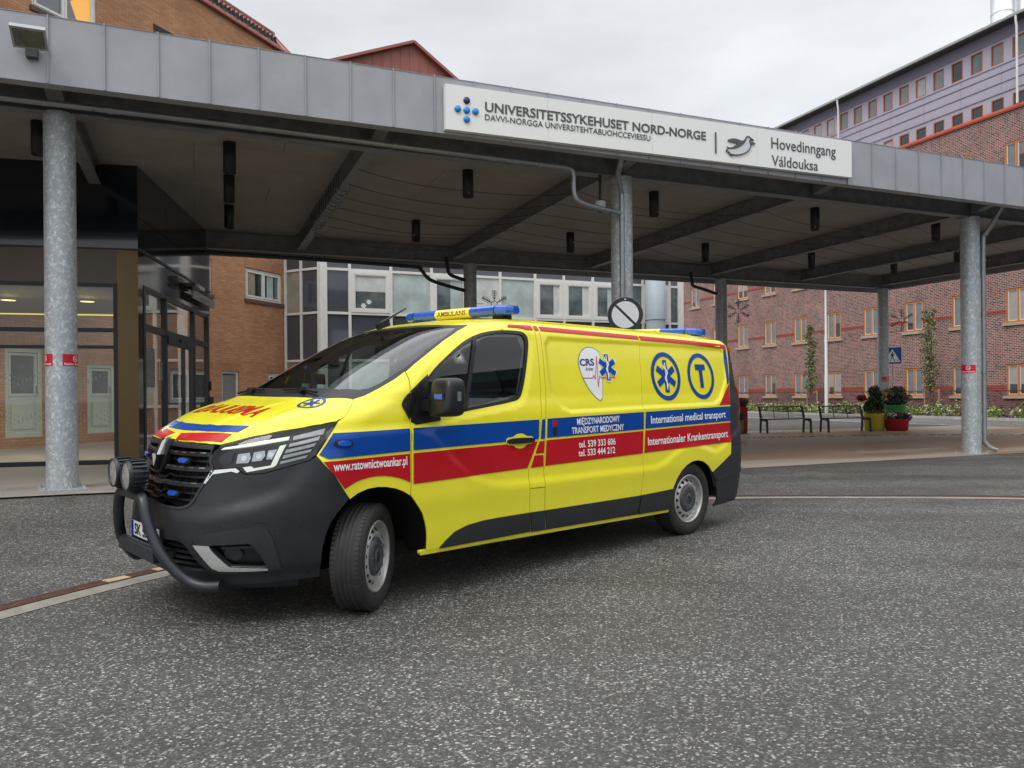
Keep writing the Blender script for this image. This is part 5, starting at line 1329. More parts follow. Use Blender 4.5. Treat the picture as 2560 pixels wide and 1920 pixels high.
mb = MB()
def flat(poly, y, d, mi):
    mb.prism(poly, (0, y, 0), (1, 0, 0), (0, 0, 1), (0, d, 0), mi)
flat(chaikin(pg([(295,465),(400,462),(540,430),(610,385),(670,335),(700,290),(720,225),(745,178),(780,190),(815,220),(850,245),(880,262),(840,268),(798,270),(800,310),(815,360),(812,410),(785,470),(720,525),(620,570),(520,588),(420,588),(350,565),(310,520),(285,535),(262,487)]), 1), -.012, .010, 1)
flat(chaikin(pg([(295,282),(325,250),(370,236),(440,230),(510,240),(570,265),(620,278),(660,270),(690,240),(715,190),(738,165),(752,185),(735,215),(716,245),(700,290),(670,335),(610,385),(540,430),(460,455),(390,462),(330,458),(300,440),(278,395),(300,425),(345,437),(400,420),(450,395),(515,350),(480,330),(420,318),(350,308)]), 1), -.020, .018, 0)
flat(chaikin(pg([(802,318),(840,300),(880,308),(915,328),(928,350),(890,352),(850,362),(818,390)]), 1), -.020, .018, 0)
for pl, w in (([(300,440),(300,475),(262,485),(275,525),(310,525),(350,572),(420,595),(520,595),(620,577),(720,532),(785,475),(815,410),(815,350),(795,300),(795,268),(885,266),(850,240),(810,213),(780,186),(748,175)], 4.2), ([(350,575),(365,610),(415,600)], 4), ([(795,235),(850,250)], 2.5)):
    pl = pg(pl)
    for a, b in zip(pl, pl[1:]): mb.beam((a[0], -.016, a[1]), (b[0], -.016, b[1]), .010, w*.0042, 0, up=(0, 0, 1))
mb.build('penguin_emblem', [M['letter'], mat('emblem_pale', (.60, .64, .68), .4)], sg)

# floodlight on the canopy edge
fl_ = empty('floodlight', CP(-1.76, 10.60, 5.50)); fl_.rotation_euler = (0, 0, CANG); tag(fl_, 'rectangular grey floodlight mounted on the left part of the canopy edge', 'floodlight')
mb = MB(); u = Vector((0, -.84, .54)).normalized(); w_ = Vector((0, -.54, -.84)).normalized()
c_ = Vector((0, -.20, .06)); mb.obox(c_, (.18, 0, 0), u*.14, w_*.028); mb.obox(c_ - w_*.035, (.10, 0, 0), u*.08, w_*.012); mb.build('housing', M['zinc'], fl_)
mb = MB(); mb.obox(c_ + w_*.029, (.155, 0, 0), u*.112, w_*.002); mb.build('lens', mat('flood_lens', (.13, .115, .075), .15, coat=.6, var=.5, vscale=9), fl_)
mb = MB(); mb.box((-.06, -.10, -.12), (.06, 0, .0)); mb.build('bracket', M['zincdark'], fl_)
o = copy_tree(fl_); o.location = CP(17.42, 10.60, 5.50); tag(o, 'grey floodlight at the right end of the canopy edge, cut by the picture edge', 'floodlight')

# drainpipes
def pipe(name, pts, r, label, m=None, rings=(), smooth_n=6):
    mb = MB(); mb.tube(dense(pts, smooth_n), r, 14)
    for q, d in rings: mb.tube([Vector(q) - Vector(d)*.022, Vector(q) + Vector(d)*.022], r + .009, 14)
    o = mb.build(name, m or M['pipe']); tag(o, label, 'drainpipe', 'drainpipes of the canopy'); return o
pipe('drainpipe', [CP(-9, 11.2, 5.075), CP(-6, 11.2, 5.083), CP(-2.2, 11.2, 5.088), CP(.8, 11.2, 5.085), CP(3.2, 11.2, 5.055), CP(5.3, 11.2, 5.035), CP(5.62, 11.2, 5.02), CP(5.715, 11.2, 4.95), CP(5.716, 11.2, 4.72), CP(5.76, 11.2, 4.54), CP(5.92, 11.22, 4.475), CP(6.3, 11.3, 4.44), CP(6.69, 11.36, 4.41)], .042,
     'long zinc drainpipe hung below the canopy edge, dropping to the middle column', rings=[(CP(s, 11.2, z), DS) for s, z in ((-3.4, 5.087), (-1.0, 5.088), (.85, 5.085), (2.75, 5.062), (5.1, 5.037))])
pipe('drainpipe', [CP(6.45, 10.85, 5.35), CP(6.455, 10.95, 5.15), CP(6.49, 11.1, 4.99), CP(6.60, 11.25, 4.88), CP(6.69, 11.35, 4.77), CP(6.71, 11.36, 4.55), CP(6.71, 11.36, 3), CP(6.71, 11.36, .25)], .045,
     'zinc downpipe running down the front of the middle column behind the van', rings=[(CP(6.71, 11.36, z), UP) for z in (4.33, 3.22, 1.6)])
pipe('drainpipe', [CP(15.75, 11.0, 5.3), CP(15.76, 11.15, 5.12), CP(15.76, 11.3, 4.9), CP(15.72, 11.42, 4.7), CP(15.69, 11.45, 4.5), CP(15.69, 11.45, 2.5), CP(15.69, 11.45, .40), CP(15.70, 11.44, .24), CP(15.76, 11.38, .13), CP(15.86, 11.30, .075)], .047,
     'zinc downpipe with a bent open foot beside the right edge column', rings=[(CP(15.69, 11.45, z), UP) for z in (4.15, 3.0, 1.75, .45)])
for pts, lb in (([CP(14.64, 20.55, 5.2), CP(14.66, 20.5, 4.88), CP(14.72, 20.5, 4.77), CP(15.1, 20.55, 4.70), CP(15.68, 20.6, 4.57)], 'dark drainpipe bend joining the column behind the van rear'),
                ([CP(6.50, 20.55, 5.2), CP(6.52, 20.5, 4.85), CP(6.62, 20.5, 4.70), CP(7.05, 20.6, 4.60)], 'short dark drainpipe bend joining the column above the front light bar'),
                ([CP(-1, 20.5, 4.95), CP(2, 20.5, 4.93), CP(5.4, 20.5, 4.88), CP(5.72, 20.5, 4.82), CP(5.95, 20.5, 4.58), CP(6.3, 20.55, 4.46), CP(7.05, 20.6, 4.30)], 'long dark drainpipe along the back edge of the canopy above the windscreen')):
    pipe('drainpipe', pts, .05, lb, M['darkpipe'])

# dome camera
c_ = CP(6.40, 11.55, 0); o = empty('security_camera', (c_.x, c_.y, 5.08)); tag(o, 'white dome security camera on a black rod left of the middle column', 'camera')
mb = MB(); mb.lathe([(.027, 0), (.027, -.12), (.022, -.12), (.022, -.28), (.027, -.30), (.022, -.32), (.022, -.46)], n=16); mb.build('rod', M['lampblack'], o)
mb = MB(); mb.lathe([(0, -.44), (.085, -.45), (.092, -.46), (.092, -.55), (.112, -.565), (.108, -.575), (.06, -.575)], n=28); mb.build('housing', mat('camera_white', (.60, .59, .55), .4), o)
mb = MB(); mb.lathe([(.062, -.575), (.058, -.605), (.04, -.632), (0, -.645)], n=24); mb.build('dome', mat('dome_smoke', (.01, .01, .012), .06, coat=1), o)

# round road sign in front of the middle column
o = empty('road_sign', (1.885, 12.73, 0)); o.rotation_euler = (0, 0, -math.atan2(1.885, 12.73)); tag(o, 'round white road sign with black rim and diagonal black bar above the van roof', 'road sign')
mb = MB(); mb.lathe([(.036, 0), (.036, 2.92)], n=16); mb.build('post', M['galv'], o)
mb = MB(); R_ = .292; zc = 2.655
mb.lathe([(0, 0), (R_, 0), (R_, -.003), (R_ - .004, -.006)], (0, -.045, zc), 56, 'y', 2)
def disc(ro, ri, y, mi, n=56):
    vs = [(q*math.cos(2*PI*k/n), y, zc + q*math.sin(2*PI*k/n)) for k in range(n) for q in (ro, ri)]
    mb.add(vs, [(2*k, 2*((k+1) % n), 2*((k+1) % n)+1, 2*k+1) for k in range(n)], mi)
disc(R_ - .006, R_ - .070, -.0535, 0); disc(R_ - .070, 0, -.0533, 1)
a = math.radians(-45); u = Vector((math.cos(a), 0, math.sin(a))); v = Vector((-u.z, 0, u.x)); cc = Vector((0, -.0545, zc))
mb.add([cc - u*.226 - v*.020, cc + u*.226 - v*.020, cc + u*.226 + v*.020, cc - u*.226 + v*.020], [(0, 1, 2, 3)], 0)
mb.obox((0, -.056, zc + R_ - .038), (.014, 0, 0), (0, .003, 0), (0, 0, .007), 3)
mb.build('sign_plate', [M['signblack'], M['signgrey'], M['zinc'], M['chrome']], o)

# snowflake decorations on the back columns
def snowflake(s, p, z, R_, label):
    c_ = CP(s, p); o = empty('snowflake_decoration', (c_.x, c_.y, z)); o.rotation_euler = (0, 0, -math.atan2(c_.x, c_.y)); tag(o, label, 'decoration', 'snowflake decorations')
    mb = MB()
    for k in range(6):
        a = PI/2 + k*PI/3; u = Vector((math.cos(a), 0, math.sin(a)))
        mb.beam(u*R_*.22, u*R_, .02, .024, up=(0, 1, 0))
        for t, l in ((.38, .20), (.55, .26), (.72, .24), (.86, .18)):
            for sgn in (1, -1):
                b = a + sgn*math.radians(48); w = Vector((math.cos(b), 0, math.sin(b))); mb.beam(u*R_*t, u*R_*t + w*R_*l, .016, .020, up=(0, 1, 0))
        a2 = a + PI/3; u2 = Vector((math.cos(a2), 0, math.sin(a2))); mb.beam(u*R_*.24, u2*R_*.24, .016, .02, up=(0, 1, 0))
    mb.beam((0, 0, -R_), (-R_*1.9, 0, -R_*1.05), .012, .012, up=(0, 1, 0)); mb.beam((-R_*.8, 0, .02), (-R_*1.9, 0, .03), .012, .012, up=(0, 1, 0))
    mb.build('flake', mat('snowflake_wire', (.055, .05, .045), .6), o)
snowflake(16.43, 20.45, 4.02, .385, 'grey wire snowflake decoration beside the column behind the van rear')
snowflake(23.72, 20.45, 3.93, .40, 'grey wire snowflake decoration beside the column in the flower pots')
snowflake(7.88, 20.45, 3.93, .40, 'grey wire snowflake decoration above the front light bar')
# ------------------------------------------------------------------ glass entrance vestibule
ves = empty('entrance_vestibule', (-6.7, 13.82, .15)); tag(ves, 'dark glass entrance vestibule with bronze panels under the canopy', 'entrance')
LA = math.atan2(.234, .972); RA = math.atan2(.986, -.167)
Hs = 5.52 - .15
fl = empty('front_wall', (0, 0, 0), (0, 0, LA), ves); fr2 = empty('door_wall', (0, 0, 0), (0, 0, RA), ves)
Z = lambda z: z - .15
# front wall (local x from left to the corner at 0)
mb = MB(); mb.box((-9, 0, Z(4.01)), (-1.0, .10, Hs)); mb.box((-.994, 0, Z(4.01)), (0, .10, Hs)); mb.box((-9, -.012, Z(3.99)), (.0, 0, Z(4.03)), 1); mb.build('upper_panel', [M['navy'], M['navyframe']], fl)
mb = MB(); mb.box((-9, .0, Z(3.40)), (-.345, .10, Z(3.988))); mb.build('bronze_panel', M['bronzedark'], fl)
mb = MB(); mb.box((-.345, 0, 0), (.0, .10, Z(3.988))); mb.box((-.345, -.008, Z(1.10)), (0, 0, Z(1.106)), 0); mb.build('bronze_panel', M['bronze'], fl)
mb = MB()
for a, b in ((-.41, -.345), (-3.25, -3.17), (-6.1, -6.02)): mb.box((a, -.01, 0), (b, .10, Z(3.40)))
for z0, z1 in ((.15, .25), (2.53, 2.60), (2.235, 2.29), (3.335, 3.40)):
    for a, b in ((-9, -6.1), (-6.02, -3.25), (-3.17, -.41)): mb.box((a, -.006, Z(z0)), (b, .10, Z(z1)))
mb.build('window_frame', M['navyframe'], fl)
mb = MB(); mb.add([(-9, .05, Z(.25)), (-.41, .05, Z(.25)), (-.41, .05, Z(3.335)), (-9, .05, Z(3.335))], [(0, 1, 2, 3)]); mb.build('glass', M['vglass'], fl)
mb = MB()                                         # frosted dot pattern on the glass
for row, zc in ((0, 1.68), (1, 1.02)):
    for k in range(130):
        x = -8.9 + k*.065
        for j in range(3):
            z = zc + .055*abs(((k + j) % 8) - 4)/2 - j*.055; mb.add([(x + .013*math.cos(t), .047, Z(z) + .013*math.sin(t)) for t in np.linspace(0, 2*PI, 8, endpoint=False)], [tuple(range(8))])
mb.build('dot_pattern', mat('frosted_dot', (.38, .42, .40), .6), fl)
# door wall (local x from the corner, away)
mb = MB()
for a, b in ((0, 1.85), (1.865, 4.21), (4.225, 5.9)):
    mb.box((a, 0, Z(4.06)), (b, .09, Z(4.60))); mb.box((a, 0, Z(4.61)), (b, .09, Hs))
mb.build('upper_panel', M['navy'], fr2)
mb = MB(); mb.box((0, -.02, Z(4.0)), (5.9, .09, Z(4.055))); mb.build('ledge', M['navyframe'], fr2)
mb = MB(); mb.box((.0, .0, Z(3.42)), (5.85, .09, Z(3.998))); mb.box((.0, 0, 0), (.30, .09, Z(3.42))); mb.build('gloss_panel', M['glossdark'], fr2)
mb = MB()
for a, b in ((.30, .42), (1.78, 1.88), (4.14, 4.26), (5.58, 5.74)): mb.box((a, -.01, 0), (b, .09, Z(3.42)))
for z0, z1 in ((2.60, 2.72), (3.34, 3.42), (.15, .25)):
    for a, b in ((.42, 1.78), (1.88, 4.14), (4.26, 5.58)):
        if z1 < 1 and a > 1 and b < 5: continue
        mb.box((a, -.005, Z(z0)), (b, .09, Z(z1)))
mb.box((1.88, -.03, Z(2.44)), (4.14, .06, Z(2.60))); mb.box((2.75, -.06, Z(2.53)), (3.15, -.03, Z(2.60)))
mb.box((3.25, .0, 0), (3.34, .06, Z(2.44))); mb.box((3.88, .0, 0), (4.14, .06, Z(2.44))); mb.box((1.88, .02, 0), (1.94, .06, Z(2.44)))
mb.build('window_frame', M['navyframe'], fr2)
mb = MB(); mb.add([(.42,.05,Z(.25)),(1.78,.05,Z(.25)),(1.78,.05,Z(3.34)),(.42,.05,Z(3.34))], [(0,1,2,3)]); mb.add([(1.88,.05,Z(2.72)),(4.14,.05,Z(2.72)),(4.14,.05,Z(3.34)),(1.88,.05,Z(3.34))], [(0,1,2,3)]); mb.add([(4.26,.05,Z(.25)),(5.58,.05,Z(.25)),(5.58,.05,Z(3.34)),(4.26,.05,Z(3.34))], [(0,1,2,3)])
mb.build('glass', M['vglass'], fr2)
mb = MB(); mb.add([(1.94,.04,0),(3.25,.04,0),(3.25,.04,Z(2.44)),(1.94,.04,Z(2.44))], [(0,1,2,3)]); mb.add([(3.34,.03,0),(3.88,.03,0),(3.88,.03,Z(2.44)),(3.34,.03,Z(2.44))], [(0,1,2,3)]); mb.build('sliding_door', M['vglass'], fr2)
mb = MB(); mb.box((3.45, -.16, Z(3.58)), (5.65, -.13, Z(3.77)), 0); mb.box((2.3, -.10, Z(3.80)), (3.0, 0, Z(3.90)), 1); mb.box((3.0, -.30, Z(3.78)), (3.9, -.05, Z(3.86)), 1)
for k, w_ in enumerate((.25, .9, .55)): mb.box((3.75 + (0, .35, .35)[k], -.164, Z(3.70 - .04*k)), (3.75 + (0, .35, .35)[k] + w_, -.1605, Z(3.715 - .04*k)), 2)
mb.build('wall_sign', [mat('etched_sign', (.36, .37, .38), .3, metal=.4), M['glossdark'], M['letter']], fr2)
mb = MB(); mb.box((5.62, -.10, Z(.98)), (5.76, -.012, Z(1.36))); mb.box((5.66, -.06, Z(1.52)), (5.72, -.012, Z(1.75))); mb.build('door_reader', M['navyframe'], fr2)
mb = MB(); mb.box((.55, .04, Z(1.55)), (1.15, .046, Z(2.30))); mb.box((1.50, .04, Z(1.70)), (1.68, .046, Z(2.05))); mb.build('notice', mat('notice_paper', (.34, .36, .36), .6, var=.5, vscale=18), fr2)
# inside: floor, back lamps
mb = MB(); mb.box((-9, .12, .0), (0, 6, .012)); mb.build('inner_floor', mat('inner_floor', (.10, .105, .095), .35, var=.2), fl)
mb = MB(); mb.box((-8.9, 1.6, Z(2.98)), (-.5, 1.64, Z(3.0))); mb.build('light_strip', M['yellowline'], fl)
mb = MB()
for x in (-1.35, -2.75, -4.3): mb.lathe([(.13, Z(3.28)), (0, Z(3.285))], (x, 1.9, 0), 20)
mb.build('ceiling_spot', M['warmlamp'], fl)
for i_, x in enumerate((-1.35, -2.75, -4.3)):      # the lit ceiling spots
    ld = bpy.data.lights.new('ceiling_spot_light', 'AREA'); ld.energy = 28; ld.size = .3; ld.color = (1, .93, .82); lo = bpy.data.objects.new('ceiling_spot_light', ld); COL.objects.link(lo); lo.parent = fl; lo.location = (x, 1.9, Z(3.24))
mb = MB(); mb.box((-9, .12, Z(3.36)), (-.1, 5, Z(3.42))); mb.build('inner_ceiling', mat('inner_ceiling', (.16, .17, .17), .6), fl)

# ------------------------------------------------------------------ orange brick wing on the left
bw = empty('brick_wing', (-8.05, 28, 0)); bw.rotation_euler = (0, 0, math.atan2(.928, .371)); tag(bw, 'orange brick hospital wing with red metal roof behind the entrance', 'building')
ev = 13.75
wins = [(-2.33, -.45, 4.66, 5.72), (-5.9, -3.88, 4.60, 5.72), (-3.47, -2.68, .15, 2.20), (-1.22, -.25, 1.0, 2.19), (-5.6, -4.0, 1.2, 2.20), (-10.58, -9.62, .42, 2.58), (-8.38, -7.5, .42, 2.26), (-9.83, -8.0, 11.0, 12.3), (-6.12, -5.18, 11.1, 12.22), (-14.2, -12.3, 11.0, 12.3), (-9.83, -8.0, 7.6, 8.9), (-3.6, -2.0, 7.9, 9.0)]
mb = MB(); wall_faces(mb, -30, .03, 0, ev, wins, 0, 0, .11); mb.add([(.03,0,0),(.03,9,0),(.03,9,ev),(.03,0,ev)], [(0,1,2,3)])
for a, b, c, d in wins:
    if d < 6: mb.box((a - .12, -.003, d), (b + .12, .05, d + .27), 1)
mb.build('wall', [M['tanbrick'], M['lintel']], bw)
def casement(par, a, b, c, d, split, curt, sill=True):
    mb = MB(); frame_rect(mb, a, b, c, d, .075, .05, .11)
    if split:
        xs_ = [a + .075] + [a + (b - a)*k/split for k in range(1, split)] + [b - .075]
        for i in range(split): frame_rect(mb, xs_[i] + .012, xs_[i+1] - .012, c + .085, d - .085, .06, .035, .10)
        for x in xs_[1:-1]: mb.box((x - .03, .05, c + .075), (x + .03, .11, d - .075))
    w = mb.build('window', M['white_frame'], par)
    mb = MB(); mb.add([(a+.05,.085,c+.05),(b-.05,.085,c+.05),(b-.05,.085,d-.05),(a+.05,.085,d-.05)], [(0,1,2,3)])
    for k, (u0, u1, mi) in enumerate(curt): mb.add([(a+(b-a)*u0,.0845,c+.14),(a+(b-a)*u1,.0845,c+.14),(a+(b-a)*u1,.0845,d-.14),(a+(b-a)*u0,.0845,d-.14)], [(0,1,2,3)], mi)
    mb.build('pane', [M['darkpane'], M['curtain'], M['curtain3'], M['blind2']], w)
    if sill:
        mb = MB(); mb.box((a - .06, -.06, c - .12), (b + .06, .05, c)); mb.build('sill', mat('brick_sill', (.115, .075, .05), .8, var=.2), w)
casement(bw, *wins[0], 2, ((.04, .30, 2), (.62, .80, 1), (.84, .95, 3))); casement(bw, *wins[1], 2, ((.1, .4, 1),))
casement(bw, *wins[2], 0, ((.12, .9, 3),), False); casement(bw, *wins[3], 1, ()); casement(bw, *wins[4], 2, ())
casement(bw, *wins[7], 2, ((.05, .50, 3), (.5, .95, 3))); casement(bw, *wins[9], 2, ()); casement(bw, *wins[10], 2, ((.1, .4, 1),)); casement(bw, *wins[11], 2, ())
mb = MB(); mb.add([(-8.55, .082, 11.25), (-8.08, .082, 11.25), (-8.08, .082, 12.15), (-8.72, .082, 11.65)], [(0, 1, 2, 3)]); mb.build('pane', mat('lit_orange', (.75, .38, .08), .5, emis=(.85, .42, .08), estr=.35), bw)
a, b, c, d = wins[8]; mb = MB(); frame_rect(mb, a, b, c, d, .05, .03, .10)
for k in range(11): mb.box((a + .05, .05, c + .08 + k*.095), (b - .05, .07, c + .12 + k*.095))
mb.build('louvre_vent', M['zincdark'], bw)
for a, b, c, d in (wins[5], wins[6]):
    mb = MB(); frame_rect(mb, a, b, c, d, .10, .03, .11); mb.box((a + .10, .075, c + .10), (b - .10, .10, c + 1.0)); frame_rect(mb, a + .12, b - .12, c + 1.0, d - .12, .06, .05, .10); mb.box((a + .2, .05, c + .2), (b - .2, .06, c + .85))
    dr_ = mb.build('door', mat('pale_green_door', (.56, .62, .56), .4, var=.06), bw)
    mb = MB(); mb.add([(a+.1,.09,c+1.0),(b-.1,.09,c+1.0),(b-.1,.09,d-.1),(a+.1,.09,d-.1)], [(0,1,2,3)]); mb.build('pane', M['dimroom'], dr_)
    mb = MB(); mb.box((b - .17, .0, c + 1.0), (b - .14, .05, c + 1.25)); mb.build('handle', M['chrome'], dr_)
mb = MB(); mb.box((-30, -.10, ev), (.10, 0, ev + .07)); mb.add([(-30,-.10,ev+.07),(.12,-.10,ev+.07),(.12,.75,ev+.98),(-30,.75,ev+.98)], [(0,1,2,3)]); mb.add([(-30,.75,ev+.98),(.12,.75,ev+.98),(.12,9,ev+1.3),(-30,9,ev+1.3)], [(0,1,2,3)])
mb.add([(.12,-.10,ev),(.12,9,ev),(.12,9,ev+1.3),(.12,.75,ev+.98),(.12,-.10,ev+.07)], [(0,1,2,3,4)])
k = -29.7
while k < .1: mb.beam((k, -.10, ev + .08), (k, .75, ev + .99), .03, .05); k += .55
mb.box((-30, .70, ev + .96), (.16, .80, ev + 1.04)); mb.build('roof', M['redmetal'], bw)
mb = MB()
for k in range(3): mb.box((-12, -.03 + .05*k, ev + .20 + .06*k), (-.62, -.015 + .05*k, ev + .24 + .06*k))
for k in range(60): mb.box((-11.9 + k*.19, -.03, ev + .14), (-11.87 + k*.19, .09, ev + .40))
mb.build('snow_guard', M['lampblack'], bw)
mb = MB(); mb.tube([(-30, -.09, ev - .02), (.1, -.09, ev - .02)], .05, 10); mb.build('gutter', M['redmetal'], bw)

# red gabled roof further back
gr_ = empty('gabled_roof_building', CP(9.242, 34, 0)); gr_.rotation_euler = (0, 0, CANG); tag(gr_, 'red metal gable peak rising behind the canopy', 'building')
mb = MB(); gp = [(-9.6, 10), (-9.6, 13.55), (0, 17.27), (3.1, 15.1), (3.1, 10)]
mb.prism(gp, (0, 0, 0), (1, 0, 0), (0, 0, 1), (0, 10, 0)); mb.build('wall', M['redmetal'], gr_)
mb = MB(); k = -9.4
while k < 3.0:
    top_ = 17.2 + (k*.3875 if k < 0 else -k*.70); mb.box((k, -.03, 10), (k + .04, 0, top_)); k += .42
mb.build('standing_seam', M['redmetal'], gr_)
mb = MB(); mb.beam((-9.8, -.1, 13.55), (0, -.1, 17.34), .35, .12); mb.beam((0, -.1, 17.34), (3.25, -.1, 15.05), .35, .12); mb.build('roof_edge', M['redmetal'], gr_)

# ------------------------------------------------------------------ white framed glass facade
cw = empty('glass_facade_building', (-6.6, 27, 0)); cw.rotation_euler = (0, 0, CANG); tag(cw, 'glass fronted building with white frames and grey panels behind the van', 'building')
LV = [.05, 1.05, 2.62, 4.29, 5.84, 7.4]
MX = [.0, 1.58, 3.55, 4.47+.95, 6.67, 8.15, 9.1, 10.70, 12.9, 14.9]
mull = [.0, 1.58, 3.55, 5.36, 6.67, 8.15, 9.12, 10.70, 12.70, 14.05, 14.9]
mull = [.0, .93, 2.60, 4.47, 5.36, 7.02, 8.15, 9.12, 10.70, 11.6, 12.95, 14.05, 14.9]
mull = [.0, .44, 1.58, 2.60, 3.55, 4.47, 5.36, 6.67, 7.55, 8.15, 9.12, 10.70, 11.9, 12.9, 13.9, 14.9]
mull = [.0, .93, 2.42, 3.95, 5.36, 6.68, 8.15, 9.40, 10.70, 12.0, 13.05, 14.35, 14.9]
mb = MB()
for i, x in enumerate(mull):
    w = .14 if x in (0, 14.9) else .05; mb.box((x - w, -.03, 0), (x + w, .06, 7.4))
for z in LV:
    for a, b in zip(mull, mull[1:]):
        wa = .14 if a == 0 else .05; wb = .14 if b == 14.9 else .05
        mb.box((a + wa, -.025, z - .045), (b - wb, .06, z + .045))
# the angled return to the brick wing
q0, q1 = Vector((-.14, -.0, 0)), Vector((-1.14, 1.18, 0)); dq = (q1 - q0)
for t in (0.0, .52, 1.0): c_ = q0 + dq*t; mb.obox((c_.x, c_.y, 3.7), dq.normalized()*.045, Vector((dq.y, -dq.x, 0)).normalized()*.045, (0, 0, 3.7))
for z in LV: mb.beam((q0.x, q0.y, z), (q1.x, q1.y, z), .07, .08)
mb.build('frame_grid', M['white_frame'], cw)
kinds = {0:'g',1:'w1',2:'c',3:'w2',4:'b',5:'c',6:'w3',7:'w4',8:'w5',9:'d',10:'w6',11:'d'}
def pane(a, b, c, d, m, y=.03): 
    mb = MB(); mb.add([(a,y,c),(b,y,c),(b,y,d),(a,y,d)], [(0,1,2,3)]); return mb.build('pane', m, cw)
rnd = random.Random(4)
for i, (a, b) in enumerate(zip(mull, mull[1:])):
    for j, (z0, z1) in enumerate(zip(LV, LV[1:])):
        if j in (1, 3):
            kd = kinds.get(i, 'd') if j == 3 else ('g' if i == 0 else rnd.choice(['w1', 'c', 'd', 'w3']))
            if kd == 'g': pane(a, b, z0, z1, M['greypanel'])
            elif kd == 'c': pane(a, b, z0, z1, M['curtain'])
            elif kd == 'b': pane(a, b, z0, z1, M['curtain2'])
            elif kd == 'd': pane(a, b, z0, z1, M['dimroom'])
            else:
                mb = MB(); frame_rect(mb, a + .05, b - .05, z0 + .045, z1 - .045, .115, -.045, .05); frame_rect(mb, a + .165, b - .165, z0 + .16, z1 - .16, .035, -.03, .05); w = mb.build('window', M['white_frame'], cw)
                mb = MB(); mb.add([(a+.1,.02,z0+.1),(b-.1,.02,z0+.1),(b-.1,.02,z1-.1),(a+.1,.02,z1-.1)], [(0,1,2,3)], 0)
                L_ = b - a
                if kd == 'w1': mb.add([(a+.2,.018,z0+.80),(b-.2,.018,z0+.80),(b-.2,.018,z1-.2),(a+.2,.018,z1-.2)], [(0,1,2,3)], 2)
                if kd in ('w2', 'w5'): mb.add([(a+L_*.52,.018,z0+.2),(b-.22,.018,z0+.2),(b-.22,.018,z1-.2),(a+L_*.52,.018,z1-.2)], [(0,1,2,3)], 1)
                if kd in ('w3', 'w4', 'w6'): mb.add([(b-L_*.36,.018,z0+.2),(b-.2,.018,z0+.2),(b-.2,.018,z1-.2),(b-L_*.36,.018,z1-.2)], [(0,1,2,3)], 2)
                mb.build('pane', [M['dimroom'], M['curtain'], M['curtain2']], w)
        else: pane(a, b, z0, z1, M['greypanel'])
mb = MB()
for t0, t1, m_ in ((0, .52, 0), (.52, 1, 1)):
    a, b = q0 + dq*t0, q0 + dq*t1
    for j, (z0, z1) in enumerate(zip(LV, LV[1:])): mb.add([(b.x,b.y+.01,z0),(a.x,a.y+.01,z0),(a.x,a.y+.01,z1),(b.x,b.y+.01,z1)], [(0,1,2,3)], m_ if j in (1, 3) else 0)
mb.build('side_pane', [M['greypanel'], M['curtain3']], cw)
mb = MB()      # paper snowflakes on one pane
for cx, cz, r_ in ((1.62, 4.72, .085), (1.42, 4.58, .085)):
    for k in range(3):
        a = k*PI/3; mb.obox((cx, .012, cz), (math.cos(a)*r_, 0, math.sin(a)*r_), (0, .002, 0), (-math.sin(a)*.016, 0, math.cos(a)*.016))
    for k in range(6): a = k*PI/3; mb.obox((cx + math.cos(a)*r_*.72, .012, cz + math.sin(a)*r_*.72), (.026, 0, 0), (0, .0018, 0), (0, 0, .026))
mb.build('paper_snowflake', M['white'], cw)
mb = MB(); mb.box((0, .12, 0), (14.9, 8, 7.5)); mb.build('rooms', M['gap'], cw)
du = empty('ventilation_duct', (0, 0, 0)); c_ = cw.matrix_basis if False else None
dp_ = Vector((-6.6, 27, 0)) + DS*13.30 - DP*.55; du.location = dp_; tag(du, 'thick pale galvanised duct standing in front of the glass facade', 'duct')
mb = MB(); mb.lathe([(.40, 0), (.40, 4.37)], n=36); mb.build('lower_section', M['galvduct'], du)
mb = MB(); mb.lathe([(.415, 4.37), (.415, 7.3), (0, 7.3)], n=36); mb.lathe([(.43, 4.35), (.43, 4.40)], n=36); mb.build('upper_section', M['galvduct'], du)

# ------------------------------------------------------------------ red brick building with lilac upper floors
rb = empty('red_brick_building', RO); rb.rotation_euler = (0, 0, math.atan2(RT.y, RT.x)); tag(rb, 'long red brick building with orange windows and lilac upper floors', 'building')
T0, T1 = -21.7, 26
wx = [-23.3 + 2.93*k for k in range(1, 17)]
rows = ((1.08, 2.62), (4.62, 6.28), (8.15, 9.75), (11.65, 13.35))
holes = [(x, x + 1.19, a, b) for x in wx for a, b in rows if x > T0 + .3 and x + 1.3 < T1]
mb = MB(); hh = [(a, b, c if c > 2 else 1.36, d) for a, b, c, d in holes]
wall_faces(mb, T0, T1, 1.36, 14.9, hh, 0, 0, .14); mb.add([(T0, 0, 0), (T0, 12, 0), (T0, 12, 14.9), (T0, 0, 14.9)], [(0, 1, 2, 3)]); wall_mb = mb
mb = MB(); wall_faces(mb, T0, T1, 0, 1.36, [(a, b, c, 1.36) for a, b, c, d in holes if c < 2], 0, 0, .14); mb.build('plinth_wall', M['redbase'], rb)
mb = wall_mb
for zb in (1.36, 5.10, 8.62, 12.1):
    segs = []; cur = T0
    hs = sorted([h for h in holes if h[2] < zb < h[3] or h[2] < zb + .15 < h[3]])
    for h_ in hs: segs.append((cur, h_[0])); cur = h_[1]
    segs.append((cur, T1))
    for a, b in segs:
        mb.box((a, -.022, zb), (b, 0, zb + .07), 1); mb.box((a, -.016, zb + .10), (b, 0, zb + .17), 1)
        if zb < 2: mb.box((a, -.018, zb + .18), (b, 0, zb + .24), 1)
mb.build('wall', [M['redbrick'], M['redband']], rb)
rnd = random.Random(21)
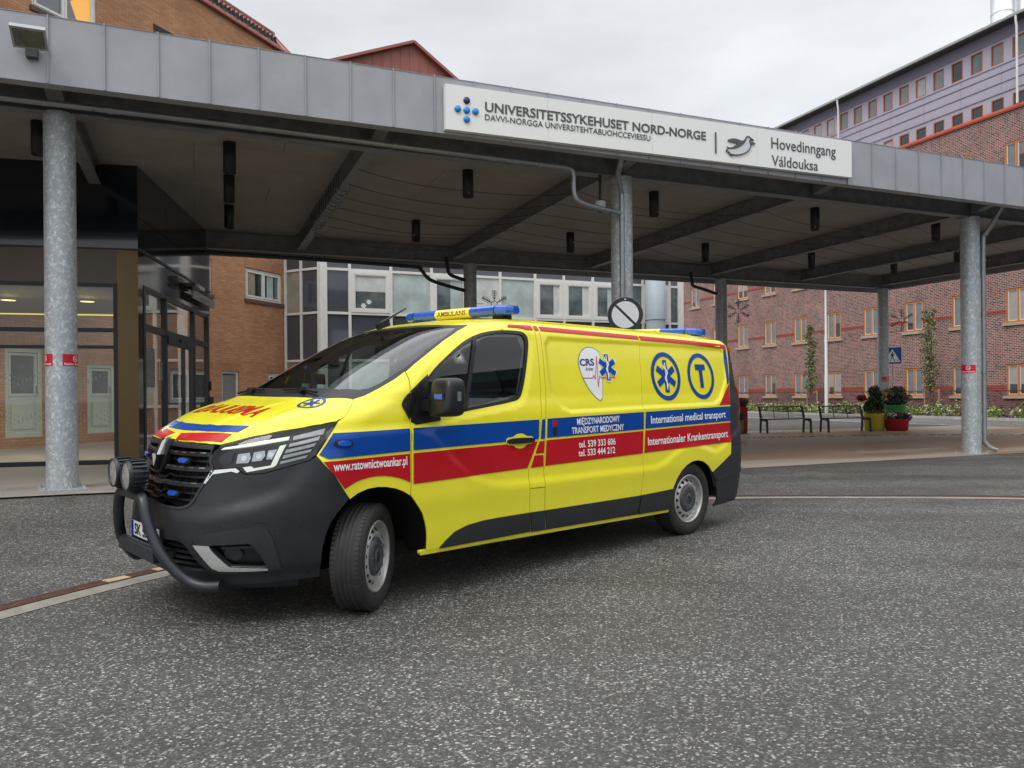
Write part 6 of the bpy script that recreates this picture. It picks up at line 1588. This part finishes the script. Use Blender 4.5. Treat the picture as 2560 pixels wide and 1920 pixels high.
def owin(kind):
    mb = MB(); frame_rect(mb, 0, 1.19, 0, 1.6, .085, .03, .12); mb.box((.545, .025, .085), (.645, .12, 1.515)); w = mb.build('window', M['orangewood'], rb)
    mb = MB()
    for a, b in ((.085, .545), (.645, 1.105)): frame_rect(mb, a, b, .085, 1.515, .028, .05, .11)
    mb.build('sash', M['white_frame'], w)
    mb = MB()
    for i, (a, b) in enumerate(((.11, .52), (.67, 1.08))):
        h = kind[i]; z = .11 + (1.49 - .11)*h
        mb.add([(a,.09,.11),(b,.09,.11),(b,.09,z),(a,.09,z)], [(0,1,2,3)], 2)
        if h < .99: mb.add([(a,.088,z),(b,.088,z),(b,.088,1.49),(a,.088,1.49)], [(0,1,2,3)], kind[2])
    mb.build('pane', [M['blind'], M['blind2'], M['darkpane']], w)
    mb = MB(); mb.box((-.14, -.09, -.13), (1.33, .03, -.005)); mb.build('sill', M['stone'], w)
    return w
protos = [owin(k) for k in ((0, 0, 0), (0, 0, 1), (.35, 0, 0), (.35, .35, 0), (0, .6, 1), (.25, 0, 1), (0, 0, 1))]
used = set()
for (x, x2, a, b) in holes:
    i = rnd.randrange(len(protos))
    w = protos[i] if i not in used else copy_tree(protos[i], rb); used.add(i); w.location = (x, 0, a); w.scale = (1, 1, (b - a)/1.6)
for i, p in enumerate(protos):
    if i not in used: p.location = (wx[3], 0, 11.65)
# lilac floors, set slightly back
mb = MB(); yb = .25
lw = [-14.0 + 1.098*k for k in range(0, 34)]
lh = [(x, x + .66, 17.42, 18.45) for x in [6.254 - 1.099*k for k in range(-14, 26)] if T0 + .5 < x < T1 - 1] + [(x, x + .66, 14.98, 15.74) for x in [6.254 - 1.099*k for k in range(-14, 26)] if T0 + .5 < x < T1 - 1]
wall_faces(mb, T0, T1, 14.9, 18.55, lh, 0, yb, .12)
for z in (15.95, 16.45, 16.95): mb.box((T0, yb - .05, z), (T1, yb, z + .07))
for z in (16.02, 16.52, 17.02):
    mb.box((T0, yb - .016, z + .02), (T1, yb, z + .36))
mb.box((T0, yb - .06, 17.32), (T1, yb, 17.40)); k = T0 + 2.0
mb.build('upper_wall', M['lilac'], rb)
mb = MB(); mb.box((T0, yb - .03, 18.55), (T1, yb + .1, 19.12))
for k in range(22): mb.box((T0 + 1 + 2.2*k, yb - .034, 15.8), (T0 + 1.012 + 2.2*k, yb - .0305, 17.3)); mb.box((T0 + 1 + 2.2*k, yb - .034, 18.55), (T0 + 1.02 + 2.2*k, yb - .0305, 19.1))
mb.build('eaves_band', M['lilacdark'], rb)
for gi_, (za, zb2) in enumerate(((17.42, 18.45), (14.98, 15.74))):
    mb = MB(); H_ = zb2 - za; frame_rect(mb, 0, .66, 0, H_, .055, yb + .01, yb + .09); wp_ = mb.build('window', M['rustwood'], rb)
    mb = MB(); mb.add([(.05,yb+.06,.05),(.61,yb+.06,.05),(.61,yb+.06,H_-.05),(.05,yb+.06,H_-.05)], [(0,1,2,3)]); pn = mb.build('pane', M['blind2'], wp_)
    first = True
    for (x, x2, a, b) in lh:
        if abs(a - za) > .1: continue
        w = wp_ if first else copy_tree(wp_, rb); first = False; w.location = (x, 0, a)
        if rnd.random() < .45: w.children[0].data = w.children[0].data.copy(); w.children[0].data.materials[0] = M[rnd.choice(['darkpane', 'dimroom', 'blind'])]
mb = MB(); mb.box((T0 - .1, -.10, 14.84), (T1, yb, 14.90)); mb.box((T0 - .1, -.13, 14.90), (T1, -.06, 15.02)); mb.build('coral_trim', M['coral'], rb)
mb = MB(); mb.box((T0 - .3, -.30, 19.12), (T1, 12, 19.20)); mb.build('roof', M['zincdark'], rb)
mb = MB(); mb.box((T0 - .3, -.42, 19.14), (T1, -.30, 19.26)); mb.build('gutter', mat('pale_gutter', (.36, .37, .35), .5, var=.15), rb)
for x, z0 in ((-4.3, 16.6), (6.87, 14.97)):
    mb = MB(); mb.tube([(x, -.36, 19.14), (x, -.36, 18.9), (x, -.30, 18.6), (x, -.30, z0)], .055, 12); mb.build('downpipe', M['white_paint'], rb)
hb = empty('roof_unit', rb.matrix_basis @ Vector((-6.75, .6, 0)) if False else RO + RT*(-6.75) + RN*.8 + UP*19.2); hb.rotation_euler = rb.rotation_euler; tag(hb, 'small pale ventilation unit on the roof edge above the lilac floors', 'roof unit')
mb = MB(); mb.box((-1.0, -.4, 0), (1.0, .8, .34)); mb.box((-1.06, -.46, .34), (1.06, .86, .39)); mb.build('casing', mat('unit_casing', (.42, .43, .42), .5), hb)
for i, (x, lb) in enumerate(((9.9, 'left one of two shiny metal chimneys on the roof'), (11.3, 'right one of two shiny metal chimneys at the picture corner'))):
    c_ = RO + RT*0; o = empty('chimney', ((29.53, 46, 19.2) if i == 0 else (30.92, 46.2, 19.2))); tag(o, lb, 'chimney', 'metal chimneys')
    mb = MB(); mb.lathe([(.63, 0), (.63, 8.5), (0, 8.5)], n=36)
    for z in (2.6, 4.6): mb.lathe([(.645, z), (.645, z + .05)], n=36)
    mb.build('flue', M['ducttop'], o)
# ------------------------------------------------------------------ street furniture
def bench(loc, ang, label):
    o = empty('park_bench', loc); o.rotation_euler = (0, 0, ang); tag(o, label, 'bench', 'benches on the plaza')
    L = 1.55
    for x in (0.0, L):
        mb = MB()
        mb.prism([(-.02,0),(.035,0),(.075,.40),(.10,.44),(-.05,.86),(-.10,.86),(.02,.45)], (x - .025, 0, 0), (0, -1, 0), (0, 0, 1), (.05, 0, 0)); mb.prism([(.46,0),(.52,0),(.50,.40),(.46,.445),(.06,.445),(.05,.385),(.30,.395),(.43,.37)], (x - .025, 0, 0), (0, -1, 0), (0, 0, 1), (.05, 0, 0))
        mb.build('end_frame', M['benchmetal'], o)
    mb = MB()
    for k in range(5): mb.box((-.02, -.49 + k*.088, .447), (L + .02, -.415 + k*.088, .475))
    mb.build('seat', M['benchwood'], o)
    mb = MB()
    for k in range(9): z = .50 + k*.043; mb.tube([(-.01, .02 + (z - .44)*.235, z), (L + .01, .02 + (z - .44)*.235, z)], .008, 6)
    mb.tube([(-.01, .085, .862), (L + .01, .085, .862)], .017, 8)
    for x in (L/3, 2*L/3): mb.beam((x, .01, .47), (x, .09, .86), .02, .02)
    mb.build('backrest', M['benchmetal'], o)
bench((8.30, 25.75, .004), .16, 'dark metal bench standing directly right of the van rear')
bench((10.45, 26.10, .004), .18, 'dark metal bench standing against the yellow flower pot')

def planter(loc, r, h, m, label, plants, seed, taper=1.06, grp='coloured flower pots on the plaza'):
    rnd = random.Random(seed); o = empty('flower_pot', loc); tag(o, label, 'flower pot', grp)
    mb = MB(); mb.lathe([(0, .0), (r*.90, .0), (r*.90, .04), (r*.95, .045), (r*taper*.97, h - .03), (r*taper, h - .02), (r*taper, h), (r*taper - .03, h), (r*taper - .05, h - .06)], n=40); mb.build('pot', M[m], o)
    mb = MB(); mb.lathe([(r*taper - .04, h - .05), (0, h - .02)], n=24); mb.build('soil', M['soil'], o)
    mb = MB()
    for c, rr, n, sz, mats in plants: leaf_cloud(mb, c, rr, n, sz, mats, rnd)
    mb.build('flowers', [M['leafdark'], M['leaf'], M['flowerviolet'], M['flowerred'], M['floweryellow'], M['flowerpink'], M['flowerwhite']], o)
planter((12.50, 26.55, .005), .335, .60, 'potyellow', 'yellow round flower pot with a tall dark leafy plant', [((-.02,0,.80),(.34,.30,.30),1500,.05,[0,0,0,1]), ((.05,.05,1.15),(.24,.22,.42),800,.05,[0,0,0,1]), ((-.42,.05,1.12),(.16,.14,.12),220,.045,[3,3,0]), ((.28,.1,1.12),(.20,.15,.12),200,.04,[4,0,0,4]), ((0,-.18,.63),(.38,.20,.10),420,.04,[4,6,0,3,1])], 1)
planter((13.12, 26.25, .005), .365, .40, 'potred', 'low red round flower pot with violet and white flowers', [((0,0,.48),(.38,.34,.14),900,.042,[2,2,0,1]), ((-.22,-.1,.52),(.16,.16,.10),240,.04,[6,0,6,1]), ((.02,-.12,.58),(.10,.1,.06),80,.04,[3]), ((.25,-.1,.46),(.2,.2,.14),300,.04,[2,2,0])], 2)
planter((13.62, 27.35, .005), .33, .86, 'potgreen', 'tall green round flower pot with pink and violet flowers', [((0,0,1.02),(.42,.36,.20),900,.05,[0,0,1,2]), ((.05,0,1.28),(.34,.28,.26),500,.05,[0,0,1]), ((.35,-.05,1.12),(.24,.2,.14),300,.045,[5,5,0]), ((-.25,0,1.3),(.2,.2,.16),160,.045,[4,0])], 3)
planter((7.50, 25.62, .005), .34, .86, 'potred', 'tall red flower pot partly hidden by the van rear corner', [((0,0,1.0),(.36,.34,.20),800,.05,[0,0,0,1,3])], 4, 1.0)
planter((7.28, 25.10, .005), .26, .44, 'potgreen', 'low green flower pot right beside the van rear corner', [((0,0,.58),(.26,.26,.22),600,.045,[0,0,1])], 5, 1.0)

# pedestrian crossing sign
o = empty('crossing_sign', (14.20, 28.7, 0)); o.rotation_euler = (0, 0, -math.atan2(13.43, 27.3)); tag(o, 'blue square pedestrian crossing sign beside the far canopy column', 'road sign')
mb = MB(); mb.lathe([(.032, 0), (.032, 2.95)], n=14); mb.build('post', M['galv'], o)
mb = MB(); zc = 2.68; mb.box((-.325, -.05, zc - .325), (.325, -.04, zc + .325), 0); mb.box((-.305, -.0525, zc - .305), (.305, -.05, zc + .305), 1)
mb.add([(-.27,-.054,zc-.24),(.27,-.054,zc-.24),(0,-.054,zc+.245)], [(0,1,2)], 0)
def fig(poly): mb.add([(a, -.0555, zc + b) for a, b in poly], [tuple(range(len(poly)))], 2)
fig(circle(.005, .125, .024, .026, 14)); fig([(-.03,.09),(.03,.09),(.035,.0),(.02,-.03),(-.025,-.03),(-.045,.02)]); fig([(.03,.085),(.065,.0),(.05,-.01),(.015,.05)]); fig([(-.03,.085),(-.06,-.02),(-.045,-.03),(-.01,.05)])
fig([(-.022,-.025),(.012,-.025),(-.03,-.13),(-.05,-.195),(-.085,-.195),(-.06,-.12)]); fig([(-.008,-.03),(.022,-.03),(.055,-.12),(.085,-.195),(.05,-.195),(.025,-.12)]); fig([(-.10,-.20),(-.045,-.20),(-.045,-.215),(-.10,-.215)]); fig([(.05,-.20),(.11,-.20),(.11,-.215),(.05,-.215)]); fig([(.14,-.14),(.17,-.14),(.20,-.215),(.17,-.215)]); fig([(-.17,-.14),(-.14,-.14),(-.17,-.215),(-.20,-.215)])
mb.build('sign_plate', [M['white'], M['signblue'], M['signblack']], o)

# thin white lamp post
o = empty('lamp_post', RB_(-2.62, 3.0)); tag(o, 'slim white lamp post in front of the red brick building', 'lamp post')
mb = MB(); mb.lathe([(.10, 0), (.095, 2.3), (.085, 2.32), (.075, 4.6), (.062, 4.62), (.055, 8.5)], n=16); mb.build('pole', mat('post_white', (.62, .66, .68), .4), o)
mb = MB(); mb.obox((0, -.5, 8.55), (.14, 0, 0), (0, .55, 0), (0, 0, .05)); mb.build('lantern', M['zinc'], o)
# slim trees with stakes
def tree(t, d, h, label, seed):
    rnd = random.Random(seed); c_ = RB_(t, d); o = empty('young_tree', (c_.x, c_.y, .1)); tag(o, label, 'tree', 'slim young trees along the red brick building')
    pts = [Vector((rnd.uniform(-.03, .03)*k, rnd.uniform(-.03, .03)*k, h*.94*k/7)) for k in range(8)]; mb = MB(); mb.tube(pts, [.045*(1 - k/9) for k in range(8)], 8)
    for k in range(26):
        z = h*(.22 + .70*k/26); a = rnd.uniform(0, 6.3); l = rnd.uniform(.25, .55)*(1.1 - z/h*.5); b = Vector((0, 0, z)); mb.tube([b, b + Vector((math.cos(a)*l*.5, math.sin(a)*l*.5, l*.6)), b + Vector((math.cos(a)*l*.7, math.sin(a)*l*.7, l*1.3))], [.014, .009, .004], 5)
    mb.build('trunk', M['bark'], o)
    mb = MB()
    for k in range(34):
        z = h*(.24 + .74*(k/34)); w = .36*math.sin(min(1, (1.03 - z/h)*2.6)*PI/2)*rnd.uniform(.55, 1.15) + .06; a = rnd.uniform(0, 6.3); rr = rnd.uniform(0, .26)
        leaf_cloud(mb, (rr*math.cos(a), rr*math.sin(a), z), (w, w, rnd.uniform(.14, .26)), 62, .055, [0, 0, 1, 2], rnd)
    mb.build('crown', [M['leaf'], M['leafdark'], M['leaflight']], o)
    mb = MB()
    for x in (-.42, .42): mb.tube([(x, .1, 0), (x, .1, 1.35)], .035, 8)
    mb.box((-.42, .08, 1.22), (.42, .11, 1.28)); s_ = mb.build('support_frame', M['stake'], o); s_.rotation_euler = (0, 0, rb.rotation_euler.z)
tree(-5.5, 1.5, 5.5, 'slim young tree behind the first bench', 31)
tree(3.0, 1.5, 5.6, 'slim young tree just left of the right edge column', 32)
tree(-14.1, 1.5, 4.8, 'slim young tree rising beside the rear corner of the van', 33)
tree(11.5, 1.5, 5.4, 'slim young tree beyond the right edge column', 34)

# building out of frame to the right that the van windows and paint mirror
tb = empty('office_block', (31, -6, 0)); tb.rotation_euler = (0, 0, -PI/2); tag(tb, 'teal and dark banded glass office block mirrored in the van door window', 'building')
mb = MB(); mb.box((-22, 0, 0), (22, 12, .5), 1); z = .5
for k in range(9):
    mb.box((-22, 0, z), (22, 12, z + .95), k % 2); z += .95
for k in range(22): mb.box((-21.5 + 2*k, -.05, .5), (-21.42 + 2*k, 0, z), 2)
mb.build('wall', [mat('teal_glass_band', (.035, .115, .118), .15, coat=.3, var=.3, vscale=.5), mat('dark_window_band', (.018, .016, .018), .15, var=.5, vscale=.8), M['gap']], tb)
